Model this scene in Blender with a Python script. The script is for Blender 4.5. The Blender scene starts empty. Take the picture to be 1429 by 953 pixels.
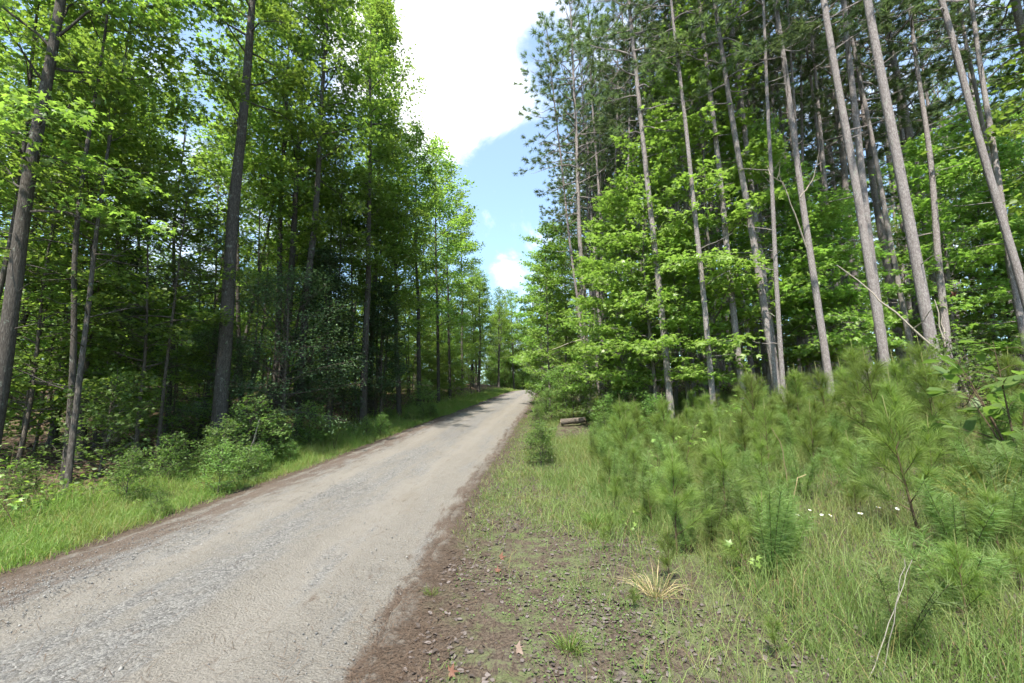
import bpy, math, random
import numpy as np
from mathutils import Vector, Quaternion, Matrix

rng = np.random.default_rng(7)
R = math.radians
scene = bpy.context.scene
COL = scene.collection

# ------------------------------------------------------------------ camera geometry
CAM_Z, PITCH, FPX, CU, CV = 1.6, R(8.0), 600.0, 714.5, 476.5
CP, SP = math.cos(PITCH), math.sin(PITCH)

def ray(u, v):
    a, b = (u - CU) / FPX, (CV - v) / FPX
    return np.array([a, CP - b * SP, SP + b * CP])          # per unit of axial depth

def at_depth(u, v, zc):
    return np.array([0, 0, CAM_Z]) + ray(u, v) * zc

# ------------------------------------------------------------------ terrain
_ys = np.arange(-60, 420, 0.5)
_gz = np.interp(_ys, [-60, 5, 8, 12, 16, 22, 30, 45, 60, 66, 75, 100, 150, 420],
                [0, 0, .06, .28, .55, .90, 1.30, 2.15, 3.15, 3.40, 3.2, 2.6, 2.2, 2.2])
_cx = np.interp(_ys, [-60, 4, 8, 10, 12, 16, 25, 35, 45, 52, 60, 70, 85, 110, 160, 420],
                [-2.72, -2.72, -2.66, -2.45, -2.25, -1.92, -1.15, -.42, .4, 1.1, 2.3, 4.6, 9.5, 22, 60, 300])
_k = np.exp(-np.linspace(-2.2, 2.2, 13) ** 2); _k /= _k.sum()
_gz = np.convolve(np.pad(_gz, 6, mode='edge'), _k, 'valid')
_cx = np.convolve(np.pad(_cx, 6, mode='edge'), _k, 'valid')
HALF = 1.85
g_of = lambda y: np.interp(y, _ys, _gz)
cx_of = lambda y: np.interp(y, _ys, _cx)
def sm(t):
    t = np.clip(t, 0, 1); return t * t * (3 - 2 * t)
def d_right(x, y): return x - (cx_of(y) + HALF)
def d_left(x, y): return (cx_of(y) - HALF) - x
def wob(x, y):
    return (np.sin(x * 1.3 + y * .7) * np.sin(y * 1.1 - x * .4) * .5 + np.sin(x * 3.1 - y * 2.3) * np.sin(x * 2.2 + y * 3.4) * .25)
def wob2(x, y):
    return np.sin(x * 9.1 + 1.3 * np.sin(y * 7.7)) * np.sin(y * 8.3 + 1.7 * np.sin(x * 6.9)) + .6 * np.sin(x * 21 + y * 17) * np.sin(y * 23 - x * 13)
def height(x, y):
    x = np.asarray(x, float); y = np.asarray(y, float)
    dr, dl = d_right(x, y), d_left(x, y)
    h = g_of(y)
    h = h + 1.45 * sm((dr - 1.6) / 9.2) + .5 * sm((dr - 12) / 40)
    h = h - .10 * np.exp(-((dl - .9) / .6) ** 2) + (.10 + .75 * sm((y - 14) / 14)) * sm((dl - 1.4) / 4.5) + .6 * sm((dl - 12) / 50)
    off = np.maximum(np.maximum(dr, dl), 0)
    h = h + wob(x, y) * .07 * sm(off / 2.5)
    return h

def ground_pt(u, v):
    r = ray(u, v); t = np.linspace(1.5, 120, 6000)
    z = CAM_Z + r[2] * t - height(r[0] * t, r[1] * t)
    i = np.argmax(z < 0) if (z < 0).any() else len(t) - 1
    return np.array([r[0] * t[i], r[1] * t[i], float(height(r[0] * t[i], r[1] * t[i]))])

# ------------------------------------------------------------------ mesh helpers
def mesh_from(name, V, faces, mat=None, smooth=False, uv=None, attrs=None):
    """faces: list of integer arrays (n,k)."""
    me = bpy.data.meshes.new(name)
    V = np.ascontiguousarray(V, np.float32)
    faces = [np.asarray(f, np.int32) for f in faces if len(f)]
    idx = np.concatenate([f.ravel() for f in faces])
    tot = np.concatenate([np.full(len(f), f.shape[1], np.int32) for f in faces])
    start = np.concatenate([[0], np.cumsum(tot)[:-1]]).astype(np.int32)
    me.vertices.add(len(V)); me.vertices.foreach_set('co', V.ravel())
    me.loops.add(len(idx)); me.loops.foreach_set('vertex_index', idx)
    me.polygons.add(len(tot)); me.polygons.foreach_set('loop_start', start); me.polygons.foreach_set('loop_total', tot)
    if smooth: me.polygons.foreach_set('use_smooth', np.ones(len(tot), bool))
    me.update(calc_edges=True)
    if uv is not None:
        l = me.uv_layers.new(name='UVMap'); l.data.foreach_set('uv', np.asarray(uv, np.float32)[idx].ravel())
    for k, a in (attrs or {}).items():
        at = me.attributes.new(k, 'FLOAT', 'POINT'); at.data.foreach_set('value', np.asarray(a, np.float32))
    if mat: me.materials.append(mat)
    return me

class MB:
    def __init__(s): s.V = []; s.F = {}; s.n = 0
    def add(s, V, F):
        F = np.asarray(F, np.int32)
        s.V.append(np.asarray(V, float)); s.F.setdefault(F.shape[1], []).append(F + s.n); s.n += len(V)
    def build(s, name, mat, smooth=False):
        return mesh_from(name, np.concatenate(s.V), [np.concatenate(f) for f in s.F.values()], mat, smooth)

def unit(v): return v / (np.linalg.norm(v, axis=-1, keepdims=True) + 1e-9)

def tube(mb, pts, rad, sides=6, cap=True, rough=0.0, seed=None):
    pts = np.asarray(pts, float); n = len(pts); rad = np.broadcast_to(rad, (n,)).astype(float)
    tan = unit(np.gradient(pts, axis=0))
    m = tan.mean(0); ref = np.array([1., 0, 0]) if abs(m[2]) > .6 * np.linalg.norm(m) else np.array([0., 0, 1])
    a = unit(np.cross(tan, ref)); b = np.cross(tan, a)
    th = np.linspace(0, 2 * math.pi, sides, endpoint=False)
    rr = rad[:, None] * np.ones(sides)
    if rough: rr = rr * (1 + rough * np.random.default_rng(seed).normal(size=rr.shape))
    V = pts[:, None] + rr[..., None] * (np.cos(th)[None, :, None] * a[:, None] + np.sin(th)[None, :, None] * b[:, None])
    i = np.arange(n - 1)[:, None] * sides; j = np.arange(sides)[None]; jn = (j + 1) % sides
    F = np.stack([i + j, i + jn, i + sides + jn, i + sides + j], -1).reshape(-1, 4)
    V = V.reshape(-1, 3)
    mb.add(V, F)
    if cap:
        c = np.concatenate([V[-sides:], pts[-1:]])
        mb.add(c, np.stack([np.arange(sides), (np.arange(sides) + 1) % sides, np.full(sides, sides)], -1))

# leaf templates: x along the leaf, y across, z normal; length about 1
def star_template():
    c = [(.32, 0, .04)]
    ang = [-112, -56, 0, 56, 112]; ln = [.42, .62, .72, .62, .42]
    sh = [-150, -84, -28, 28, 84, 150]; sr = [.16, .27, .30, .30, .27, .16]
    V = c + [(.32 + l * math.cos(R(a)), l * math.sin(R(a)), -.10 - .05 * (k % 2)) for k, (a, l) in enumerate(zip(ang, ln))]
    V += [(.32 + l * math.cos(R(a)), l * math.sin(R(a)), .0) for a, l in zip(sh, sr)]
    F = []
    for k in range(5): F += [(0, 6 + k, 1 + k), (0, 1 + k, 7 + k)]
    return np.array(V), np.array(F)
STAR = star_template()
KITE = (np.array([(0, 0, 0), (.5, .33, .07), (1, 0, -.08), (.5, -.33, .07)]), np.array([(0, 2, 1), (0, 3, 2)]))
OVAL = (np.array([(0, 0, 0), (.3, .24, .05), (.7, .22, .03), (1, 0, -.1), (.7, -.22, .03), (.3, -.24, .05), (.5, 0, -.01)]),
        np.array([(0, 6, 1), (1, 6, 2), (2, 6, 3), (3, 6, 4), (4, 6, 5), (5, 6, 0)]))

def leaves(pos, dirv, nrm, size, tpl):
    T, F = tpl
    d = unit(dirv); s = unit(np.cross(nrm, d)); n = np.cross(d, s)
    B = np.stack([d, s, n], 1)                                # N,3,3
    V = pos[:, None] + size[:, None, None] * np.einsum('kc,ncd->nkd', T, B)
    k = len(T)
    Fa = (np.arange(len(pos))[:, None, None] * k + F[None]).reshape(-1, 3)
    return V.reshape(-1, 3), Fa

def strips(base, dirv, length, width, bend, side=None, rg=rng):
    """thin blades: 5 vertices, a quad and a tip triangle; bend = drop at the tip."""
    d = unit(dirv)
    if side is None:
        side = unit(np.cross(d, unit(rg.normal(size=d.shape))))
    w = side * width[:, None] * .5
    hd = d.copy(); hd[:, 2] = 0; hd = unit(hd + 1e-6)
    mid = base + d * (length * .55)[:, None] + hd * (bend * .3)[:, None]
    mid[:, 2] -= bend * .12
    tip = base + d * length[:, None] + hd * bend[:, None]
    tip[:, 2] -= bend * .75
    V = np.stack([base - w, base + w, mid + w * .8, mid - w * .8, tip], 1).reshape(-1, 3)
    i = np.arange(len(base)) * 5
    return V, np.stack([i, i + 1, i + 2, i + 3], -1), np.stack([i + 3, i + 2, i + 4], -1)

# ------------------------------------------------------------------ materials
def new_mat(name):
    m = bpy.data.materials.new(name); m.use_nodes = True
    nt = m.node_tree; nt.nodes.clear()
    o = nt.nodes.new('ShaderNodeOutputMaterial')
    return m, nt, o
def N(nt, t, **kw):
    n = nt.nodes.new(t)
    for k, v in kw.items():
        if hasattr(n, k): setattr(n, k, v)
        else: n.inputs[k].default_value = v
    return n
def mixc(nt, fac, a, b, blend='MIX'):
    n = nt.nodes.new('ShaderNodeMix'); n.data_type = 'RGBA'; n.blend_type = blend
    for s, v in ((n.inputs[0], fac), (n.inputs[6], a), (n.inputs[7], b)):
        if hasattr(v, 'links') or isinstance(v, bpy.types.NodeSocket): nt.links.new(v, s)
        elif isinstance(v, (int, float)): s.default_value = v
        else: s.default_value = (*v, 1)
    return n.outputs[2]
def math_(nt, op, a, b=0.0, c=None, clamp=False):
    n = nt.nodes.new('ShaderNodeMath'); n.operation = op; n.use_clamp = clamp
    for s, v in zip(n.inputs, (a, b, c)):
        if v is None: continue
        if isinstance(v, bpy.types.NodeSocket): nt.links.new(v, s)
        else: s.default_value = v
    return n.outputs[0]
def ramp(nt, fac, stops):
    n = nt.nodes.new('ShaderNodeValToRGB'); nt.links.new(fac, n.inputs[0])
    e = n.color_ramp.elements
    while len(e) < len(stops): e.new(.5)
    for el, (p, c) in zip(e, stops): el.position = p; el.color = (*c, 1) if not isinstance(c, (int, float)) else (c, c, c, 1)
    return n.outputs[0]
def maprange(nt, v, a, b, c=0.0, d=1.0):
    n = nt.nodes.new('ShaderNodeMapRange'); n.interpolation_type = 'SMOOTHSTEP'
    nt.links.new(v, n.inputs[0])
    for k, x in zip((1, 2, 3, 4), (a, b, c, d)): n.inputs[k].default_value = x
    return n.outputs[0]
def noise(nt, vec, scale, detail=4, rough=.55, dist=0.0):
    n = nt.nodes.new('ShaderNodeTexNoise'); n.inputs['Scale'].default_value = scale
    n.inputs['Detail'].default_value = detail; n.inputs['Roughness'].default_value = rough; n.inputs['Distortion'].default_value = dist
    if vec is not None: nt.links.new(vec, n.inputs['Vector'])
    return n.outputs[0]
def mapping(nt, vec, sc):
    n = nt.nodes.new('ShaderNodeMapping'); n.inputs['Scale'].default_value = sc; nt.links.new(vec, n.inputs['Vector']); return n.outputs[0]

def leaf_mat(name, dark, light, trans, tfac=.42, rough=.5, spec=.35, tree_var=.25, patch=None):
    m, nt, o = new_mat(name)
    g = N(nt, 'ShaderNodeNewGeometry'); oi = N(nt, 'ShaderNodeObjectInfo')
    c = mixc(nt, g.outputs['Random Per Island'], dark, light)
    if patch:
        pn = noise(nt, N(nt, 'ShaderNodeTexCoord').outputs['Object'], 1.1, 4, .6)
        c = mixc(nt, maprange(nt, pn, .42, .66, 0, .8), c, patch)
        c = mixc(nt, maprange(nt, g.outputs['Random Per Island'], .90, .93, 0, .9), c, (.23, .17, .085))
    hs = N(nt, 'ShaderNodeHueSaturation')
    nt.links.new(maprange(nt, oi.outputs['Random'], 0, 1, .494, .510), hs.inputs['Hue'])
    nt.links.new(maprange(nt, oi.outputs['Random'], 0, 1, 1 - tree_var, 1 + tree_var), hs.inputs['Value'])
    nt.links.new(c, hs.inputs['Color'])
    p = N(nt, 'ShaderNodeBsdfPrincipled'); p.inputs['Roughness'].default_value = rough
    p.inputs['Specular IOR Level'].default_value = spec
    nt.links.new(hs.outputs[0], p.inputs['Base Color'])
    t = N(nt, 'ShaderNodeBsdfTranslucent')
    nt.links.new(mixc(nt, 1.0, hs.outputs[0], trans, 'MULTIPLY'), t.inputs['Color'])
    mx = N(nt, 'ShaderNodeMixShader'); mx.inputs[0].default_value = tfac
    nt.links.new(p.outputs[0], mx.inputs[1]); nt.links.new(t.outputs[0], mx.inputs[2]); nt.links.new(mx.outputs[0], o.inputs[0])
    return m

def bark_mat(name, c1, c2, c3, sc=(14, 14, 3.2), lichen=None, bump=.5):
    m, nt, o = new_mat(name)
    tc = N(nt, 'ShaderNodeTexCoord'); v = mapping(nt, tc.outputs['Object'], sc)
    nw = N(nt, 'ShaderNodeTexNoise'); nw.inputs['Scale'].default_value = 1.6; nw.inputs['Detail'].default_value = 4; nt.links.new(v, nw.inputs['Vector'])
    wv = N(nt, 'ShaderNodeVectorMath', operation='MULTIPLY_ADD'); nt.links.new(nw.outputs['Color'], wv.inputs[0]); wv.inputs[1].default_value = (1.5, 1.5, 1.5); nt.links.new(v, wv.inputs[2])
    vo = N(nt, 'ShaderNodeTexVoronoi', feature='DISTANCE_TO_EDGE'); nt.links.new(wv.outputs[0], vo.inputs['Vector']); vo.inputs['Scale'].default_value = 1.5
    n1 = noise(nt, v, 2.2, 6, .65); n2 = noise(nt, tc.outputs['Object'], .9, 3)
    f = math_(nt, 'MULTIPLY', maprange(nt, vo.outputs[0], -.10, .24), math_(nt, 'ADD', math_(nt, 'MULTIPLY', n1, 1.5), -.12), clamp=True)
    c = ramp(nt, f, [(0, c1), (.45, c2), (1, c3)])
    c = mixc(nt, maprange(nt, n2, .45, .75, 0, .55), c, mixc(nt, .5, c, c3))
    if lichen:
        n3 = noise(nt, tc.outputs['Object'], 7, 5, .6)
        c = mixc(nt, maprange(nt, n3, .60, .68, 0, .6), c, lichen)
    p = N(nt, 'ShaderNodeBsdfPrincipled'); p.inputs['Roughness'].default_value = .9; p.inputs['Specular IOR Level'].default_value = .15
    nt.links.new(c, p.inputs['Base Color'])
    b = N(nt, 'ShaderNodeBump'); b.inputs['Strength'].default_value = bump; b.inputs['Distance'].default_value = .03
    nt.links.new(f, b.inputs['Height']); nt.links.new(b.outputs[0], p.inputs['Normal'])
    nt.links.new(p.outputs[0], o.inputs[0])
    return m

def plain_mat(name, c1, c2, scale=8, rough=.8, island=False, spec=.2):
    m, nt, o = new_mat(name)
    if island: f = N(nt, 'ShaderNodeNewGeometry').outputs['Random Per Island']
    else: f = noise(nt, N(nt, 'ShaderNodeTexCoord').outputs['Object'], scale, 5)
    p = N(nt, 'ShaderNodeBsdfPrincipled'); p.inputs['Roughness'].default_value = rough; p.inputs['Specular IOR Level'].default_value = spec
    nt.links.new(mixc(nt, f, c1, c2), p.inputs['Base Color']); nt.links.new(p.outputs[0], o.inputs[0])
    return m

M = {}
M['leaf_gum'] = leaf_mat('sweetgum_leaf', (.080, .132, .030), (.160, .228, .056), (1.85, 1.9, 1.0), .55, .42, .45)
M['leaf_maple'] = leaf_mat('maple_leaf', (.148, .238, .046), (.240, .345, .084), (1.5, 1.7, 1.05), .45, .42, .45, .08)
M['leaf_under'] = leaf_mat('understory_leaf', (.082, .132, .030), (.158, .222, .056), (1.85, 1.9, 1.0), .55, .42, .4)
M['leaf_holly'] = leaf_mat('holly_leaf', (.050, .085, .036), (.100, .145, .064), (1.3, 1.5, .9), .28, .5, .2)
M['leaf_cedar'] = leaf_mat('cedar_leaf', (.030, .056, .022), (.055, .090, .034), (1.3, 1.5, .9), .2)
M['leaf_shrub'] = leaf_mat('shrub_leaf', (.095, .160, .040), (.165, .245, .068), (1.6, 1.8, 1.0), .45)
M['needle'] = leaf_mat('pine_needle', (.068, .104, .046), (.132, .172, .080), (1.5, 1.6, 1.0), .45, .6, .2)
M['needle_young'] = leaf_mat('young_pine_needle', (.112, .160, .036), (.190, .245, .062), (1.5, 1.6, .9), .42, .55, .2)
M['weed'] = leaf_mat('feathery_weed_leaf', (.105, .170, .045), (.175, .240, .070), (1.5, 1.6, .9), .4)
M['grass'] = leaf_mat('grass_blade', (.100, .160, .036), (.185, .252, .062), (1.5, 1.6, .9), .42, .5, .2, .25, (.170, .195, .062))
M['bankgrass'] = leaf_mat('bank_grass_blade', (.095, .145, .040), (.175, .222, .068), (1.4, 1.5, .9), .42, .5, .2, .25, (.19, .205, .075))
M['straw'] = leaf_mat('dry_straw', (.25, .18, .09), (.42, .33, .19), (1.0, .9, .7), .25, .6, .2)
M['yellowgrass'] = leaf_mat('yellow_grass', (.13, .13, .03), (.26, .23, .06), (1.2, 1.2, .7), .35)
M['bark_pine'] = bark_mat('pine_bark', (.105, .085, .078), (.215, .185, .172), (.33, .30, .285), (15, 15, 7), (.27, .275, .235))
M['bark_gum'] = bark_mat('hardwood_bark', (.032, .027, .023), (.075, .064, .054), (.135, .12, .105), (20, 20, 4), (.20, .22, .18))
M['bark_thin'] = bark_mat('thin_bark', (.035, .028, .022), (.10, .083, .066), (.19, .16, .13), (22, 22, 6))
M['bark_maple'] = bark_mat('maple_bark', (.06, .05, .042), (.16, .14, .12), (.26, .24, .21), (22, 22, 4))
M['twig'] = plain_mat('sapling_stem', (.055, .035, .022), (.11, .075, .045), 20)
M['candle'] = plain_mat('new_shoot', (.16, .17, .06), (.26, .24, .10), 20)
M['deadwood'] = plain_mat('weathered_wood', (.20, .16, .12), (.40, .35, .29), 9, .85)
M['rot'] = plain_mat('rotten_wood', (.045, .032, .022), (.13, .10, .075), 12, .9)
M['cutwood'] = plain_mat('pale_end_grain', (.30, .22, .14), (.45, .36, .25), 14, .8)
M['drystem'] = plain_mat('bleached_stem', (.20, .175, .14), (.30, .27, .22), 14, .7)
M['litter'] = plain_mat('grey_leaf_litter', (.045, .035, .029), (.135, .112, .102), island=True, rough=.85)
M['needlelitter'] = plain_mat('fallen_pine_straw', (.052, .034, .024), (.125, .086, .060), island=True, rough=.7)
M['rust'] = plain_mat('rust_leaf', (.085, .038, .024), (.125, .056, .034), 30, .6)
M['tanleaf'] = plain_mat('tan_leaf', (.12, .085, .065), (.175, .125, .098), 30, .6)
M['petal'] = plain_mat('white_petal', (.78, .78, .75), (.84, .84, .82), 30, .6)
M['pollen'] = plain_mat('yellow_disc', (.55, .36, .03), (.65, .45, .05), 60, .7)
M['stone'] = plain_mat('gravel_stone', (.085, .083, .083), (.25, .235, .215), island=True, rough=.85)

# ------------------------------------------------------------------ objects
def tag(o, label=None, cat=None, group=None, kind=None):
    if label: o['label'] = label
    if cat: o['category'] = cat
    if group: o['group'] = group
    if kind: o['kind'] = kind
    return o
def link(name, me, parent=None):
    o = bpy.data.objects.new(name, me); COL.objects.link(o)
    if parent is not None: o.parent = parent
    return o
def thing(name, label, cat, loc, group=None, axis=None, spin=0.0, scale=1.0):
    o = bpy.data.objects.new(name, None); COL.objects.link(o); o.empty_display_size = .2
    o.location = tuple(float(q) for q in loc)
    q = Quaternion((0, 0, 1), spin)
    if axis is not None: q = Vector((0, 0, 1)).rotation_difference(Vector(axis)) @ q
    o.rotation_euler = q.to_euler(); o.scale = (scale,) * 3 if np.isscalar(scale) else scale
    return tag(o, label, cat, group)
def place(proto, name, label, cat, loc, group=None, axis=None, spin=None, scale=1.0, girth=1.0):
    """one individual of a prepared kind: its own empty and its own part objects over shared meshes"""
    o = thing(name, label, cat, loc, group, axis, rng.uniform(0, 6.28) if spin is None else spin, scale)
    for part, me, subs in proto:
        p = link(part, me, o)
        if part == 'trunk' and girth != 1.0: p.scale = (girth, girth, 1)
        for sub, sme in subs: link(sub, sme, p)
    return o

# ------------------------------------------------------------------ plant builders
def trunk_line(rg, H, n=22, amp=.12):
    z = np.linspace(0, H, n) ; z = H * (z / H) ** 1.15
    ph = rg.uniform(0, 6.28, 4)
    x = amp * (np.sin(z * .35 + ph[0]) - math.sin(ph[0]) + .4 * (np.sin(z * .9 + ph[1]) - math.sin(ph[1])))
    y = amp * (np.sin(z * .31 + ph[2]) - math.sin(ph[2]) + .4 * (np.sin(z * .8 + ph[3]) - math.sin(ph[3])))
    s = np.clip(z / (H * .3), 0, 1)
    return np.stack([x * s, y * s, z], 1)

def broadleaf(seed, H, r0, cb, nb, bl, leaf_n, leaf_size, tpl, leafmat, barkmat, shape=1.0, elev=(15, 55), flat=.06, sub=7, amp=.12, stubs=0, spread=.13, gap=0.0):
    rg = np.random.default_rng(seed)
    wood = MB()
    line = trunk_line(rg, H, 24, amp)
    z = line[:, 2]; rad = r0 * np.clip(1 - z / H, 0.03, 1) ** .8 * (1 + .35 * np.exp(-z / .25))
    tube(wood, line, rad, 10, rough=.03, seed=seed)
    at = lambda h: np.array([np.interp(h, z, line[:, 0]), np.interp(h, z, line[:, 1]), h])
    P, D = [], []
    az = rg.uniform(0, 6.28)
    for i in range(nb):
        t = cb + (1 - cb) * ((i + rg.uniform(0, .8)) / nb) ** .95
        az += 2.4 + rg.normal() * .35
        k = (t - cb) / (1 - cb)
        prof = (np.sin(math.pi * min(1, .16 + k * .86)) ** .7) if shape < 1 else (.35 + .65 * (1 - k)) * (1 if k > .08 else .8)
        if shape >= 2: prof = (1.02 - k) ** .6
        L = bl * prof * rg.uniform(.7, 1.2) + .15
        e = R(np.interp(k, [0, 1], elev) + rg.normal() * 9)
        p0 = at(t * H); n = 6
        d = np.array([math.cos(az) * math.cos(e), math.sin(az) * math.cos(e), math.sin(e)])
        pts = [p0]; dd = d.copy()
        for s in range(n):
            dd = unit(dd + rg.normal(size=3) * .13 + np.array([0, 0, -.05 if s > 2 else .03]))
            pts.append(pts[-1] + dd * L / n)
        pts = np.array(pts)
        rb = max(.007, min(.45 * np.interp(t * H, z, rad), .012 * L + .006))
        tube(wood, pts, np.linspace(rb, .004, n + 1), 5, cap=False)
        ns = max(3, int(sub * min(1, L / bl + .35)))
        for s in range(ns):
            f = .25 + .75 * (s + rg.uniform(0, .6)) / ns
            j = min(int(f * n), n - 1); base = pts[j] + (pts[j + 1] - pts[j]) * (f * n - j) if f < 1 else pts[-1]
            fwd = unit(pts[min(j + 1, n)] - pts[max(j - 1, 0)])
            sd = unit(np.cross(fwd, [0, 0, 1])) * (1 if s % 2 else -1)
            dv = unit(fwd * rg.uniform(.4, 1) + sd * rg.uniform(.4, 1) + rg.normal(size=3) * .15)
            l = (.30 * L * (1.15 - f * .6) + .2) * rg.uniform(.7, 1.2)
            q = base + np.outer(np.linspace(0, 1, 4), dv) * l; q[:, 2] -= np.linspace(0, 1, 4) ** 2 * .12 * l
            tube(wood, q, np.linspace(.006, .0025, 4), 3, cap=False)
            if rg.uniform() < gap: continue
            m = max(4, int(l * 10))
            tt = rg.uniform(.05, 1.08, m)[:, None]
            P.append(base + dv * l * tt - np.array([0, 0, .12]) * l * tt ** 2); D.append(np.repeat(dv[None], m, 0))
    for s in range(stubs):
        h = rg.uniform(.12, max(cb, .3)) * H; a = rg.uniform(0, 6.28); L = rg.uniform(.3, 1.1)
        d = np.array([math.cos(a), math.sin(a), rg.uniform(-.2, .5)])
        q = at(h) + np.outer(np.linspace(0, 1, 4), d) * L + rg.normal(size=(4, 3)) * .03 * np.linspace(0, 1, 4)[:, None]
        tube(wood, q, np.linspace(.014, .004, 4), 4)
    P = np.concatenate(P); D = np.concatenate(D)
    idx = rg.integers(0, len(P), leaf_n)
    pos = P[idx] + rg.normal(size=(leaf_n, 3)) * [spread, spread, flat]
    dirv = D[idx] + rg.normal(size=(leaf_n, 3)) * [.8, .8, .3] + [0, 0, -.25]
    nrm = rg.normal(size=(leaf_n, 3)) * .45 + [0, 0, 1]
    size = leaf_size * rg.uniform(.6, 1.25, leaf_n)
    V, F = leaves(pos, dirv, nrm, size, tpl)
    return [('trunk', wood.build('trunk', barkmat, True), []), ('crown', mesh_from('crown', V, [F], leafmat), [])]

def pine(seed, H, r0, cb, nb, bl, tufts=9, needles=34, nl=.19, nw=.013, stubs=16, barkmat=None, droop=.05, amp=.045):
    rg = np.random.default_rng(seed)
    wood = MB(); line = trunk_line(rg, H, 26, amp)
    z = line[:, 2]; rad = r0 * np.clip(1 - .9 * z / H, 0.03, 1) ** .75 * (1 + .22 * np.exp(-z / .3))
    tube(wood, line, rad, 12, rough=.02, seed=seed)
    at = lambda h: np.array([np.interp(h, z, line[:, 0]), np.interp(h, z, line[:, 1]), h])
    P, D = [], []
    az = 0
    for i in range(nb):
        k = ((i + rg.uniform(0, .8)) / nb) ** .9; t = cb + (1 - cb) * k
        az += 2.4 + rg.normal() * .5
        L = bl * (min(1, .45 + k * 2.2) * (1.05 - k) ** .55) * rg.uniform(.55, 1.25) + .2
        e = R(np.interp(k, [0, .5, 1], [-5, 18, 60]) + rg.normal() * 10)
        d = np.array([math.cos(az) * math.cos(e), math.sin(az) * math.cos(e), math.sin(e)])
        n = 6; pts = [at(t * H)]; dd = d
        for s in range(n):
            dd = unit(dd + rg.normal(size=3) * .14 + [0, 0, (-droop if s < 3 else .14)])
            pts.append(pts[-1] + dd * L / n)
        pts = np.array(pts)
        tube(wood, pts, np.linspace(min(.045, .014 * L + .006), .005, n + 1), 5, cap=False)
        nt_ = max(3, int(tufts * L / bl))
        for s in range(nt_):
            f = 1 - .62 * (s / nt_) ** 1.1; j = min(int(f * n), n - 1)
            base = pts[j] + (pts[j + 1] - pts[j]) * (f * n - j)
            fwd = unit(pts[j + 1] - pts[j]); sd = unit(np.cross(fwd, [0, 0, 1])) * (1 if s % 2 else -1)
            dv = unit(fwd + (sd * rg.uniform(.5, 1.3) if s else 0) + [0, 0, rg.uniform(0, .5)] + rg.normal(size=3) * .2)
            l = rg.uniform(.15, .6) * (.5 + .5 * L / bl)
            q = base + np.outer(np.linspace(0, 1, 3), dv) * l
            tube(wood, q, np.linspace(.007, .004, 3), 3, cap=False)
            P.append(np.repeat(q[-1][None], needles, 0) - dv * rg.uniform(0, .14, (needles, 1))); D.append(np.repeat(dv[None], needles, 0))
    for s in range(stubs):
        h = rg.uniform(.1, cb + .05) * H; a = rg.uniform(0, 6.28); L = rg.uniform(.08, .25) if rg.uniform() < .6 else rg.uniform(.4, 1.5)
        d = np.array([math.cos(a), math.sin(a), rg.uniform(-.1, .4)]); n = 5
        q = at(h) + np.outer(np.linspace(0, 1, n), d) * L + rg.normal(size=(n, 3)) * .04 * np.linspace(0, 1, n)[:, None] * L
        tube(wood, q, np.linspace(.018, .005, n), 4)
    P = np.concatenate(P); D = np.concatenate(D); m = len(P)
    dv = unit(D + rg.normal(size=(m, 3)) * .62)
    V, Fq, Ft = strips(P, dv, nl * rg.uniform(.75, 1.2, m), np.full(m, nw), nl * rg.uniform(0, .25, m), rg=rg)
    return [('trunk', wood.build('trunk', barkmat or M['bark_pine'], True), []), ('crown', mesh_from('crown', V, [Fq, Ft], M['needle']), [])]

def sapling(seed, H, nbr, dens=1.0, nl=.17):
    rg = np.random.default_rng(seed)
    st = MB(); cd = MB()
    line = trunk_line(rg, H, 8, .02); tube(st, line, np.linspace(.011 * H + .003, .003, 8), 5)
    at = lambda h: np.array([np.interp(h, line[:, 2], line[:, 0]), np.interp(h, line[:, 2], line[:, 1]), h])
    segs = [(at(.35 * H), at(H))]
    tips = [(at(H), np.array([0, 0, 1.]))]
    for i in range(nbr):
        k = i / nbr; h = H * (.22 + .66 * k); a = i * 2.4 + rg.normal() * .4; e = R(40 + 25 * k + rg.normal() * 8)
        d = np.array([math.cos(a) * math.cos(e), math.sin(a) * math.cos(e), math.sin(e)])
        L = H * (.36 - .2 * k) * rg.uniform(.7, 1.25); p0 = at(h); p1 = p0 + d * L + [0, 0, .1 * L]
        tube(st, [p0, (p0 + p1) / 2 - [0, 0, .02 * L], p1], [.005, .004, .002], 4)
        segs.append((p0 + (p1 - p0) * .25, p1)); tips.append((p1, unit(p1 - p0)))
    for p, d in tips[:1]:
        L = rg.uniform(.06, .16) * (1.4 if d[2] > .99 else 1); dd = unit(d + [0, 0, .8])
        tube(cd, [p, p + dd * L], [.005, .0025], 4)
    P, D = [], []
    for a, b in segs:
        L = np.linalg.norm(b - a); n = int((90 + 330 * L) * dens)
        t = rg.uniform(0, 1, n)[:, None] ** .8
        P.append(a + (b - a) * t); D.append(np.repeat(unit(b - a)[None], n, 0))
    P = np.concatenate(P); D = np.concatenate(D); n = len(P)
    side = unit(np.cross(D, unit(rg.normal(size=(n, 3)))))
    sp = rg.uniform(.25, 1.25, n)[:, None]
    dv = unit(D + side * sp + [0, 0, .12])
    V, Fq, Ft = strips(P, dv, nl * rg.uniform(.6, 1.2, n), np.full(n, .0030), nl * rg.uniform(0, .35, n), rg=rg)
    return [('stem', st.build('stem', M['twig'], True), []), ('foliage', mesh_from('foliage', V, [Fq, Ft], M['needle_young']), []), ('candle', cd.build('candle', M['candle'], True), [])]

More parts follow.
